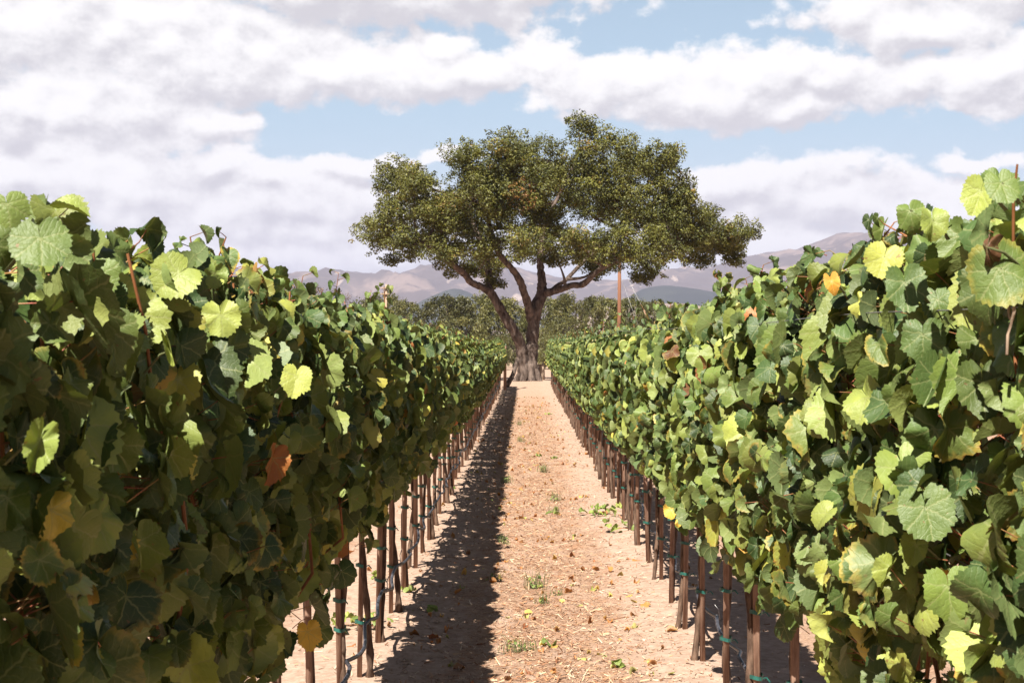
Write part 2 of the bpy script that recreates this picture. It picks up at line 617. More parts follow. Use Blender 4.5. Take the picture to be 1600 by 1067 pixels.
def add_leaves(geo, pos, nrm, tip, size, tone, res, rg, curl=1.0, mi=0):
    L = len(pos)
    which = rg.integers(0, 4, L)
    Z = norm(nrm)
    X = tip - (tip * Z).sum(1, keepdims=True) * Z
    X = norm(X)
    Y = np.cross(Z, X)
    fold = rg.normal(.52, .38, L) * curl
    k1 = rg.normal(.50, .60, L) * curl
    k2 = rg.normal(-.25, .60, L) * curl
    k1 = np.where(np.abs(k1) < .05, .05, k1)
    k2 = np.where(np.abs(k2) < .05, .05, k2)
    wa = np.abs(rg.normal(.08, .06, L)) * curl
    wk = rg.integers(3, 7, L)
    wp = rg.uniform(0, 6.28, L)
    stretch = rg.normal(1.10, .10, L)
    for t in range(4):
        ix = np.where(which == t)[0]
        if not len(ix):
            continue
        P, rn, an, tris, quads = TPL[res][t]
        x = np.repeat(P[None, :, 0], len(ix), 0) * stretch[ix, None]
        y = np.repeat(P[None, :, 1], len(ix), 0)
        z = np.zeros_like(x)
        f = fold[ix, None]
        z = z + np.abs(y) * np.sin(f)
        y2 = y * np.cos(f)
        a = k2[ix, None]
        z = z + (1 - np.cos(a * y2)) / a
        y2 = np.sin(a * y2) / a
        a = k1[ix, None]
        zz = z - (1 - np.cos(a * x)) / a
        x2 = np.sin(a * x) / a
        zz = zz + wa[ix, None] * rn[None] ** 2 * np.sin(wk[ix, None] * an[None] + wp[ix, None])
        s = size[ix, None]
        co = (pos[ix, None, :] + X[ix, None, :] * (x2 * s)[..., None] + Y[ix, None, :] * (y2 * s)[..., None]
              + Z[ix, None, :] * (zz * s)[..., None])
        nv = len(P)
        off = (np.arange(len(ix)) * nv)[:, None, None]
        T = (tris[None] + off).reshape(-1, 3)
        faces = [T]
        if len(quads):
            faces.append((quads[None] + off).reshape(-1, 4))
        lp = np.zeros((len(ix), nv, 3))
        lp[..., 0] = P[:, 0]
        lp[..., 1] = P[:, 1]
        lp[..., 2] = rn
        tn = np.repeat(tone[ix, None, :], nv, 1)
        geo.add(co.reshape(-1, 3), faces, mi, lp=lp.reshape(-1, 3), tone=tn.reshape(-1, 3))


def leaf_tones(L, h, rg, warm=0.0):
    """h: 0 at the bottom of the canopy, 1 at its top"""
    t = np.clip(rg.beta(2.1, 2.2, L) * .86, 0, .80)
    u = rg.uniform(0, 1, L)
    py = .022 + .03 * np.clip(.5 - h, 0, 1) + warm
    t = np.where(u < py, rg.uniform(.80, .90, L), t)
    pd = .012 + .05 * np.clip(.25 - h, 0, 1)
    t = np.where(u > 1 - pd, rg.uniform(.92, 1.0, L), t)
    return np.stack([t, rg.uniform(0, 1, L), rg.uniform(0, 1, L)], 1)


ROW_L, ROW_R, PITCH = -0.90, 1.02, 0.905
ORD = "zeroth first second third fourth fifth sixth seventh eighth ninth tenth eleventh twelfth thirteenth fourteenth fifteenth".split()


def canopy(rg, nleaf, res, lo=.93, top=1.97, half=.15, petioles=True, ln=PITCH, shoots=5, bulge=0.0):
    """foliage of one vine around its own origin; returns leaves Geo and petiole Geo"""
    g, gp = Geo(), Geo()
    ph = rg.uniform(0, 6.28, 4)
    y = rg.uniform(-ln * .54, ln * .54, nleaf)
    h = rg.uniform(0, 1, nleaf) ** .82
    side = np.where(rg.uniform(0, 1, nleaf) < .5, -1.0, 1.0)
    ragl = lo + .10 * np.sin(y * 7 + ph[0]) + .06 * np.sin(y * 17 + ph[1])
    ragt = top + .04 * np.sin(y * 8 + ph[2]) + .035 * np.sin(y * 19 + ph[3]) - .03
    z = ragl + h * (ragt - ragl)
    th = half * (1.0 - .58 * h ** 3) * (.62 + .38 * np.clip(h / .3, 0, 1)) * (1 + .25 * np.sin(y * 9 + z * 6 + ph[1]) + bulge)
    depth = np.where(rg.uniform(0, 1, nleaf) < .72, rg.normal(1.0, .20, nleaf), rg.uniform(.1, .9, nleaf))
    x = side * th * depth
    out = np.zeros((nleaf, 3))
    out[:, 0] = side * (.80 + rg.normal(0, .50, nleaf))
    out[:, 1] = rg.normal(-.22, .72, nleaf)
    out[:, 2] = rg.normal(.20, .34, nleaf) + .5 * h ** 5
    tip = np.stack([rg.normal(0, .35, nleaf) + side * .15, rg.normal(0, .45, nleaf), np.full(nleaf, -1.0)], 1)
    size = np.clip(rg.normal(.061, .016, nleaf), .028, .095)
    size = np.where(h > .93, size * .72, size)
    pos = np.stack([x, y, z], 1)
    tone = leaf_tones(nleaf, h, rg)
    add_leaves(g, pos, out, tip, size, tone, res, rg)
    # shoot tips rising out of the top with small young leaves
    for _ in range(int(rg.integers(0, shoots + 1))):
        yy = rg.uniform(-ln * .5, ln * .5)
        L = rg.uniform(-.02, .09) if rg.uniform() < .75 or res == 'hi' else rg.uniform(.08, .20)
        b0 = Vector((rg.normal(0, .05), yy, top - .10))
        e0 = b0 + Vector((rg.normal(0, .06), rg.normal(0, .06), .10 + L))
        mid = (b0 + e0) / 2 + Vector((rg.normal(0, .015), rg.normal(0, .015), 0))
        tube(gp, [b0, mid, e0], [.0038, .003, .0018], 4, mi=0, cap=False)
        k = int(4 + L * 22)
        f = np.linspace(.25, 1, k)[:, None]
        P = np.array(b0)[None] * (1 - f) + np.array(e0)[None] * f
        az = rg.uniform(0, 6.28) + np.arange(k) * 2.6
        od = np.stack([np.cos(az), np.sin(az), np.zeros(k)], 1)
        n = od * .75 + np.array([0, -.15, .55]) + rg.normal(0, .25, (k, 3))
        tp = od * .5 + np.array([0, 0, -.75])
        sz = (.060 - .030 * f[:, 0]) * rg.uniform(.75, 1.2, k)
        P2 = P + od * .035 + np.array([0, 0, .012])
        tn = leaf_tones(k, np.ones(k), rg)
        tn[:, 0] = np.clip(tn[:, 0] * .9, 0, .84)
        add_leaves(g, P2, n, tp, sz, tn, res, rg, 1.2)
        if petioles:
            for q in range(k):
                tube(gp, [P[q], P2[q]], [.0016, .0012], 3, mi=1, cap=False)
    if petioles:
        nn = norm(out)
        for i in range(nleaf):
            if abs(depth[i]) < .55:
                continue
            a = pos[i]
            L = size[i] * rg.uniform(.7, 1.3)
            c = a - nn[i] * L * .45 + np.array([-side[i] * L * .5, 0, -.15 * L]) + rg.normal(0, .01, 3)
            e = c + np.array([-side[i] * L * .6, rg.normal(0, .02), -L * .5])
            tube(gp, [a, c, e], [.0014, .0017, .002], 3, mi=1, cap=False)
    return g, gp


def cane_pts(rg, y0, top, out=0.0):
    x, y, z = rg.normal(0, .03), y0, .94
    pts = [Vector((x, y, z))]
    x += out
    n = 7
    for i in range(n):
        z += (top - .95) / n
        x = x * (.8 if not out else .9) + rg.normal(0, .025)
        y += rg.normal(0, .03 if not out else .045)
        pts.append(Vector((x, y, z)))
    return pts


def trunk_geo(rg):
    g = Geo()
    pts, rad = [], []
    n = 13
    ph = rg.uniform(0, 6)
    ox = rg.choice([-1, 1]) * rg.uniform(.018, .04)
    for i in range(n + 1):
        f = i / n
        pts.append(Vector((ox * (1 - f * .6) + .016 * math.sin(f * 5 + ph), .030 + .018 * math.cos(f * 4 + ph) * (1 - f), f * .95 - .02)))
        rad.append((.0185 - .003 * f) * (1 + .30 * rg.uniform(-1, 1)) + (.010 if i == 0 else 0))
    tube(g, pts, rad, 8, .16, seed=int(rg.integers(1e6)))
    return g


def cordon_geo(rg):
    g = Geo()
    for s in (-1, 1):
        pts = [Vector((0, .035, .88))]
        for i in range(6):
            pts.append(Vector((rg.normal(0, .008), .035 + s * (.06 + i * .075), .93 + .012 * math.sin(i * 1.7) + (.01 if i else 0))))
        tube(g, pts, [.020, .019, .020, .016, .018, .014, .010], 7, .16, seed=int(rg.integers(1e6)))
    return g


def stake_root(rg, height=1.35, ties=2):
    root = empty('grape_stake')
    g = Geo()
    w = rg.uniform(.025, .032)
    boxm(g, (0, 0, height / 2 - .02), (w, w * rg.uniform(.8, 1.0), height), rg.normal(0, .25), .003, 0, .0012, rg)
    g.build('post', M['stake'], root)
    for k in range(ties):
        t = Geo()
        z = (.36, .62)[k] + rg.normal(0, .03)
        # strap round stake and trunk
        n = 14
        pts = []
        for i in range(n + 1):
            a = 2 * math.pi * i / n
            pts.append((math.cos(a) * .031, .020 + math.sin(a) * .046, z + .004 * math.sin(a * 2)))
        V, q = [], []
        for (x, y, zz) in pts:
            V += [(x, y, zz - .009), (x, y, zz + .009)]
        for i in range(n):
            q.append((2 * i, 2 * i + 2, 2 * i + 3, 2 * i + 1))
        t.add(V, [np.array(q)])
        tube(t, [(.028, -.022, z), (.040, -.034, z + .006), (.055, -.040, z - .012)], [.004, .004, .003], 4)
        t.build('tie', M['tie'], root, False)
    return root


near_traits_L = {
    1: "nearest grapevine in the row left of the path, dark and shaded, cut by the frame",
    2: "second grapevine of the left row, a yellow-green shoot slanting up to a pale leaf",
    3: "third grapevine of the left row, bare red canes showing under its shaded leaves",
    4: "fourth grapevine of the left row, upright leafy shoot tip against the clouds",
}
near_traits_R = {
    1: "nearest grapevine in the row right of the path, tallest sunlit shoot at the frame edge",
    2: "second grapevine of the right row, large round leaves and a rolled purple brown leaf",
    3: "third grapevine of the right row, pale yellow leaf beside a bare shoot tip",
    4: "fourth grapevine of the right row, orange and yellow leaf near its top",
}


def top_of(side, z):
    if side < 0:
        return float(np.interp(z, [0, 2.8, 4, 6.5, 10, 15, 25, 60], [2.06, 2.10, 2.09, 2.02, 1.96, 1.90, 1.79, 1.78]))
    return float(np.interp(z, [0, 3.6, 4.6, 6, 9, 11, 25, 60], [2.18, 2.17, 2.13, 2.09, 2.0, 1.95, 1.82, 1.78]))


def row(side, X, z0, zend, seed):
    rg = np.random.default_rng(seed)
    name = 'left' if side < 0 else 'right'
    grp = 'grapevines in the row %s of the path' % name
    sgrp = 'wooden stakes under the %s row' % name
    protos, sproto = [], []
    n = int((zend - z0) / PITCH)
    for k in range(n):
        z = z0 + k * PITCH
        i = k + 1
        lowtop = top_of(side, z)
        hires = 'hi' if z < 4.6 else 'mid' if z < 10.5 else 'low'
        lead = near_traits_L if side < 0 else near_traits_R
        if i in lead:
            lab = lead[i]
        elif i <= 14:
            extra = {5: 'leaves hanging low', 6: 'above the black hose' if side < 0 else 'above a short stake'}.get(i, 'between its neighbours')
            lab = '%s grapevine from the camera in the row %s of the dirt path, %s' % (ORD[i], name, extra) if False else \
                '%s grapevine from the camera in the leafy row %s of the dirt path' % (ORD[i], name)
        else:
            lab = 'far small grapevine in the %s row, past the fourteenth, before the oak' % name
        if z < 10.5:
            root = empty('grapevine', (X, z, 0))
            nl = int(620 if z < 4.6 else 560)
            bul = 0.0
            g, gp = canopy(rg, nl, hires, lo=.93 if side < 0 else .92, top=lowtop, petioles=z < 7, shoots=0 if z < 3.0 else 5, bulge=bul,
                           half=.15)
            g.merge(gp, 1)
            g.build('foliage', [M['leaf'], M['cane'], M['petiole']], root)
            trunk_geo(rg).build('trunk', M['vinebark'], root)
            cordon_geo(rg).build('cordon', M['vinebark'], root)
            for q in range(8 if z < 7 else 6):
                c = Geo()
                p = cane_pts(rg, -.42 + .12 * q + rg.normal(0, .02), lowtop - .05, rg.uniform(.08, .14) if q % 2 and z < 5.5 and side < 0 else 0.0)
                tube(c, p, np.linspace(.0065, .003, len(p)), 6, .12, cap=False, seed=q)
                c.build('cane', M['cane'], root)
        else:
            if len(protos) < 5:
                root = empty('grapevine', (X, z, 0))
                g, gp = canopy(rg, 440, 'low', lo=.92, top=1.97, petioles=False, shoots=4)
                g.merge(gp, 1)
                for q in range(5):
                    p = cane_pts(rg, -.4 + .2 * q, 1.9)
                    tube(g, p, np.linspace(.007, .003, len(p)), 4, .1, 1, cap=False, seed=q)
                g.build('foliage', [M['leaf'], M['cane']], root)
                trunk_geo(rg).build('trunk', M['vinebark'], root)
                cordon_geo(rg).build('cordon', M['vinebark'], root)
                protos.append(root)
            else:
                root = copy_tree(protos[int(rg.integers(0, 5))])
                root.location = (X, z, 0)
                if rg.uniform() < .5:
                    root.rotation_euler.z = math.pi
                    root.location.y = z + .05
            root.scale = (1, 1, lowtop / 1.97 if z >= 10.5 else 1)
        tag(root, lab, 'grapevine', grp)
        # the stake beside this vine
        if z > 4.2:
            s_i = sum(1 for q in range(k + 1) if z0 + q * PITCH > 4.2)
            if len(sproto) < 7:
                st = stake_root(rg)
                sproto.append(st)
            else:
                st = copy_tree(sproto[int(rg.integers(0, 7))])
            st.location = (X + rg.normal(0, .008), z + rg.normal(0, .02), 0)
            st.rotation_euler = (rg.normal(0, .012), rg.normal(0, .012), rg.normal(0, .10))
            if s_i <= 15:
                sl = '%s brown wooden stake from the camera under the %s vine row' % (ORD[s_i], name)
            else:
                sl = 'far thin stake under the %s vine row, past the fifteenth' % name
            tag(st, sl, 'stake', sgrp)
    return protos


PL = row(-1, ROW_L, 8.71 - 8 * PITCH, 53.5, 21)
PR = row(1, ROW_R, 8.12 - 7 * PITCH, 56.0, 22)

VINES = {(-1 if o.location.x < 0 else 1, round(o.location.y, 2)): o for o in C.objects if o.get('category') == 'grapevine'}


def hero(side, x, y, wpx, tone, nrm, tip, label, curl=.6, dx=0.0, seed=1):
    """one conspicuous leaf on the outside of the canopy, a part of the vine it grows on"""
    surf = (ROW_L + .22 if side < 0 else ROW_R - .20) + dx
    Y = F * surf / (x - 820)
    p = px(x, y, Y)
    key = min((k for k in VINES if k[0] == side), key=lambda k: abs(k[1] - Y))
    vine = VINES[key]
    rg = np.random.default_rng(seed)
    g = Geo()
    loc = np.array([p - vine.location])
    sz = wpx / F * Y / 1.75
    add_leaves(g, loc, np.array([nrm], float), np.array([tip], float), np.array([sz]), np.array([tone], float), 'hi', rg, curl)
    inward = Vector((side * sz * .8, 0, -sz * .5)) - Vector(nrm).normalized() * sz * .5
    a = Vector(loc[0])
    tube(g, [a, a + inward * .5 + Vector((0, 0, .01)), a + inward * 1.3], [.0017, .002, .0025], 5, 1, cap=False)
    o = g.build('leaf', [M['leaf'], M['petiole']], vine)
    o['label'] = label


HEROES = [
    (-1, 8, 318, 75, (.50, .7, .2), (.3, -1, .2), (.2, 0, -1), 'pale topmost leaf at the frame edge', .5, -.05, 3),
    (-1, 277, 428, 80, (.66, .7, .3), (.25, -1, .45), (-.7, 0, -.7), 'large pale yellow-green leaf', .4, -.05, 4),
    (-1, 344, 492, 62, (.72, .8, .6), (.3, -1, .2), (.1, 0, -1), 'bright pale leaf below the leaf tops', .5, -.05, 5),
    (-1, 265, 548, 78, (.72, .8, .1), (.1, -1, .25), (.3, 0, -1), 'long lit leaf hanging straight down', 1.2, -.02, 6),
    (-1, 462, 588, 56, (.76, .9, .3), (.3, -1, .3), (-.2, 0, -1), 'round cream coloured sunlit leaf', .4, 0, 7),
    (-1, 60, 372, 95, (.40, .7, .2), (.3, -1, .5), (.1, 0, -1), 'grey green leaf near the leaf tops', .5, -.05, 8),
    (-1, 60, 690, 90, (.60, .7, .2), (.5, -1, .2), (-.3, 0, -1), 'narrow sunlit folded leaf', 1.5, .02, 9),
    (-1, 480, 987, 46, (.93, .8, .6), (.4, -1, .2), (.1, 0, -1), 'orange dry leaf at the bottom of the canopy', 1.2, .0, 10),
    (-1, 140, 930, 60, (.945, .6, .9), (.4, -1, .2), (.2, 0, -1), 'orange and brown withered leaf', 1.8, .0, 11),
    (1, 1380, 402, 62, (.79, .7, .5), (-.2, -1, .3), (-.3, 0, -1), 'pale yellow leaf near the top', .3, 0, 12),
    (1, 1540, 388, 100, (1.0, .25, .2), (-.6, -1, .1), (-.15, 0, -1), 'rolled purple brown leaf', 1.9, 0, 13),
    (1, 1560, 420, 110, (.40, .7, .88), (-.2, -1, .2), (.3, 0, -1), 'very large green leaf with a yellow margin', .5, .03, 14),
    (1, 1412, 442, 78, (.30, .7, .1), (-.2, -1, .3), (.1, 0, -1), 'large dull green leaf', .5, 0, 15),
    (1, 1410, 730, 92, (.56, .9, .3), (-.2, -1, .5), (.3, -.2, -1), 'large bright leaf facing the path', .4, 0, 16),
    (1, 1445, 792, 92, (.38, .7, .4), (-.2, -1, .35), (.2, 0, -1), 'large dark green leaf', .4, 0, 17),
    (1, 1440, 462 + 60, 78, (.30, .7, .1), (-.3, -1, .2), (0, 0, -1), 'dark green heart shaped leaf', .4, 0, 18),
    (1, 1298, 440, 36, (.945, .9, .6), (-.2, -1, .4), (.2, 0, -1), 'orange and yellow leaf near the top', .9, .0, 19),
    (1, 1480, 915, 100, (.50, .9, .2), (-.2, -1, .2), (.1, 0, -1), 'large smooth green leaf low in the canopy', .4, 0, 20),
    (1, 1430, 850, 60, (.62, .9, .2), (-.4, -1, .2), (-.2, 0, -1), 'light green leaf', .6, 0, 21),
    (1, 1046, 795, 26, (.93, .9, .3), (-.3, -1, .3), (.4, 0, -1), 'bright orange leaf at the bottom of the canopy', 1.2, 0, 22),
    (1, 1062, 812, 20, (.925, .9, .3), (-.3, -1, .3), (-.3, 0, -1), 'orange leaf at the bottom of the canopy', 1.2, 0, 23),
    (1, 1530, 300, 62, (.70, .9, .2), (-.5, -1, .2), (-.3, 0, -1), 'pale hanging leaf on the tallest shoot', .7, -.08, 24),
    (1, 1562, 288, 56, (.42, .8, .2), (-.1, -1, .5), (.2, 0, -1), 'round leaf on top of the tallest shoot', .4, -.08, 25),
    (1, 1420, 330, 62, (.42, .8, .2), (-.4, -1, .3), (.2, 0, -1), 'folded upright leaf above the top', .9, -.03, 26),
    (1, 1455, 345, 60, (.62, .8, .2), (.2, -1, .3), (.0, 0, -1), 'yellow green leaf above the top', .7, -.03, 27),
]
for h in HEROES:
    hero(*h)
# cane that carries the tallest leaves of the right row
g = Geo()
v_ = VINES[min((k for k in VINES if k[0] > 0), key=lambda k: abs(k[1] - 2.4))]
a = Vector((.90, 2.62, 1.95)) - v_.location
tube(g, [a, a + Vector((-.01, -.02, .09)), a + Vector((-.02, -.05, .17)), a + Vector((-.02, -.07, .23))], [.0035, .003, .003, .002], 6, cap=False)
g.build('cane', M['cane'], v_)

# neighbouring rows, seen over the tops of the first ones
rgn = np.random.default_rng(5)
for X, nm in ((ROW_L - 1.92, 'left'), (ROW_R + 1.92, 'right')):
    z = 16.0
    while z < 50:
        v = copy_tree((PL + PR)[int(rgn.integers(0, 10))])
        v.location = (X, z, 0)
        v.rotation_euler.z = math.pi * int(rgn.integers(0, 2))
        v.scale = (1, 1, top_of(-1, z) / 1.97)
        tag(v, 'far grapevine in the second row %s of the path, hidden behind the first row' % nm, 'grapevine', 'grapevines in the second row %s of the path' % nm)
        z += PITCH


# ------------------------------------------------------------------ hoses and wires
def drip_hose(X, h, y0, y1, ph, label, off):
    g = Geo()
    rg = np.random.default_rng(int(abs(X) * 100))
    pts = []
    y = y0
    while y < y1:
        f = ((y - ph) / PITCH) % 1.0
        sag = -.055 * math.sin(math.pi * f) ** 1.0
        k = int((y - ph) / PITCH)
        dz = .035 * math.sin(k * 2.3) * (1 - f) + .035 * math.sin((k + 1) * 2.3) * f
        dx = .02 * math.sin(k * 1.7 + f * 6.28)
        pts.append(Vector((X + off + dx, y, h + sag + dz)))
        y += PITCH / 8 if y < 20 else PITCH / 3
    tube(g, pts, .0105, 7)
    o = g.build('drip_hose', M['hose'])
    tag(o, label, 'hose')
    k = 0
    y = ph
    while y < min(y1, 24):
        if y > y0:
            e = Geo()
            dz = .035 * math.sin(round((y - ph) / PITCH) * 2.3)
            c = Vector((X + off, y, h + dz))
            pp = [c + Vector((math.cos(a) * .016, .012 * math.sin(a * .5), math.sin(a) * .016)) for a in np.linspace(0, 6.6, 12)]
            pp += [c + Vector((.01, .0, .05)), c + Vector((-.02 * np.sign(X), .01, .085))]
            tube(e, pp, .0028, 4)
            e.build('wire_clip', M['wire'], o)
        y += PITCH
    return o


drip_hose(ROW_L, .325, 4.0, 50, 8.71, 'black drip hose sagging from stake to stake under the left vine row', .045)
drip_hose(ROW_R, .275, 4.0, 52, 8.12, 'black drip hose hanging low behind the stakes of the right vine row', .075)

for X, nm, z1 in ((ROW_L, 'left', 50.6), (ROW_R, 'right', 52.2)):
    for hgt, dx, what in ((.965, .0, 'cordon wire low in the canopy'), (1.40, .10, 'upper wire on the far side of the canopy'),
                          (1.40, -.10, 'upper wire on the near side of the canopy'), (1.93 if X > 0 else 1.80, -.13 if X > 0 else -.02, 'top wire along the leaf tops')):
        g = Geo()
        sx = dx if X > 0 else -dx
        pts = [Vector((X + sx, y, hgt * (1 if y < 14 else max(.88, 1 - (y - 14) * .012)) + .006 * math.sin(y * 2))) for y in np.arange(.6, z1, .6)]
        tube(g, pts, .0016, 5)
        o = g.build('trellis_wire', M['wire'])
        tag(o, 'grey steel %s of the %s row' % (what, nm), 'wire')
        if X > 0 and hgt > 1.9:
            c = Vector((X + sx - .02, 2.55, 1.925))
            e = Geo()
            pp = [c + Vector((0, math.cos(a) * .014, math.sin(a) * .022)) for a in np.linspace(-1.2, 4.4, 14)]
            pp += [c + Vector((-.005, .004, -.05)), c + Vector((-.01, -.006, -.085))]
            tube(e, pp, .0032, 6)
            e.build('hook', M['palewood'], o)


# ------------------------------------------------------------------ ground
def ground_h(x, y):
    def berm(c):
        return .045 * math.exp(-((x - c) / .33) ** 2)
    near = 1.0 / (1 + max(0, abs(y) - 55) / 25)
    h = (berm(ROW_L) + berm(ROW_R) + berm(ROW_L - 1.92) + berm(ROW_R + 1.92)) * near
    h += .05 * mnoise.noise(Vector((x * .7, y * .35, 0))) * near
    h += .016 * mnoise.noise(Vector((x * 3.5, y * 3.0, 3))) * near
    if y < 26:
        h += .010 * mnoise.noise(Vector((x * 11, y * 11, 7))) * near
    d2 = ((x - .15) / 3.2) ** 2 + ((y - 57.7) / 4.5) ** 2
    h += .16 * math.exp(-d2)
    return h - .03


def build_ground():
    xs = list(np.concatenate([-np.geomspace(9000, 3.2, 34), np.linspace(-3, -1.5, 14), np.arange(-1.42, 1.72, .045), np.linspace(1.8, 3.2, 13), np.geomspace(3.4, 9000, 34)]))
    ys = list(np.concatenate([[-9000, -3000, -1000, -300, -100, -40, -15, -6], np.arange(-2, 6, .35), np.arange(6, 16, .05), np.arange(16, 34, .11),
                              np.arange(34, 66, .35), np.geomspace(67, 9000, 50)]))
    V = np.array([(x, y, ground_h(x, y)) for y in ys for x in xs])
    nx = len(xs)
    q = []
    for j in range(len(ys) - 1):
        a = np.arange(nx - 1) + j * nx
        q.append(np.stack([a, a + 1, a + 1 + nx, a + nx], 1))
    g = Geo()
    g.add(V, [np.concatenate(q)])
    m, b, p, out = mat('vineyard_soil')
    obj = b.n('ShaderNodeTexCoord').outputs['Object']
    s = b.xyz(obj)
    big = b.noise(obj, .9, 4, .6)
    fine = b.noise(obj, 16, 6, .65)
    straw = b.noise(b.v('MULTIPLY', obj, (1.0, 2.6, 1)), 28, 7, .7, dist=1.2)
    dust = b.mix(b.ss(fine, .3, .7), sc((.40, .275, .205)), sc((.58, .42, .33)))
    litter = b.mix(b.ss(straw, .34, .62), sc((.27, .14, .09)), sc((.61, .415, .29)))
    litter = b.mix(b.m('MULTIPLY', b.ss(b.noise(obj, 5.5, 5, .65), .5, .72), .6), litter, sc((.46, .21, .10)))
    # the mown strip of dry litter runs along the middle of the path
    e = b.m('ADD', s[0], b.m('MULTIPLY', b.m('SUBTRACT', big, .5), .7))
    strip = b.m('MULTIPLY', b.ss(e, -.62, -.38), b.ss(e, .50, .80, 1.0, 0.0))
    wide = b.m('MAXIMUM', b.ss(s[0], 1.45, 1.8), b.ss(s[0], -1.7, -1.4, 1.0, 0.0))
    strip = b.m('MAXIMUM', strip, b.m('MULTIPLY', wide, .8))
    strip = b.m('MULTIPLY', strip, b.ss(s[1], 40, 52, 1.0, .25))
    strip = b.m('MULTIPLY', strip, b.ss(b.noise(b.v('MULTIPLY', obj, (1, .45, 1)), 4.5, 6, .75), .30, .56))
    base = b.mix(strip, dust, litter)
    crack = b.ss(b.noise(obj, 30, 5, .75), .56, .68)
    base = b.mix(b.m('MULTIPLY', crack, .35), base, (.24, .14, .09))
    far = b.ss(s[1], 75, 160)
    base = b.mix(far, base, b.mix(b.ss(b.noise(obj, .02, 4), .4, .6), (.30, .24, .13), (.10, .11, .045)))
    b.put(p.inputs['Base Color'], base)
    p.inputs['Roughness'].default_value = .95
    p.inputs['Specular IOR Level'].default_value = .12
    bp = b.n('ShaderNodeBump')
    bp.inputs['Strength'].default_value = .9
    bp.inputs['Distance'].default_value = .02
    b.put(bp.inputs['Height'], b.m('ADD', b.m('MULTIPLY', straw, b.m('MULTIPLY_ADD', strip, .7, .15)), b.m('MULTIPLY', fine, .7)))
    b.put(p.inputs['Normal'], bp.outputs[0])
    o = g.build('ground', m)
    tag(o, 'pale reddish dirt ground between the vine rows, dry litter along the path', 'ground', kind='structure')


build_ground()


def gh(x, y):
    return ground_h(x, y)


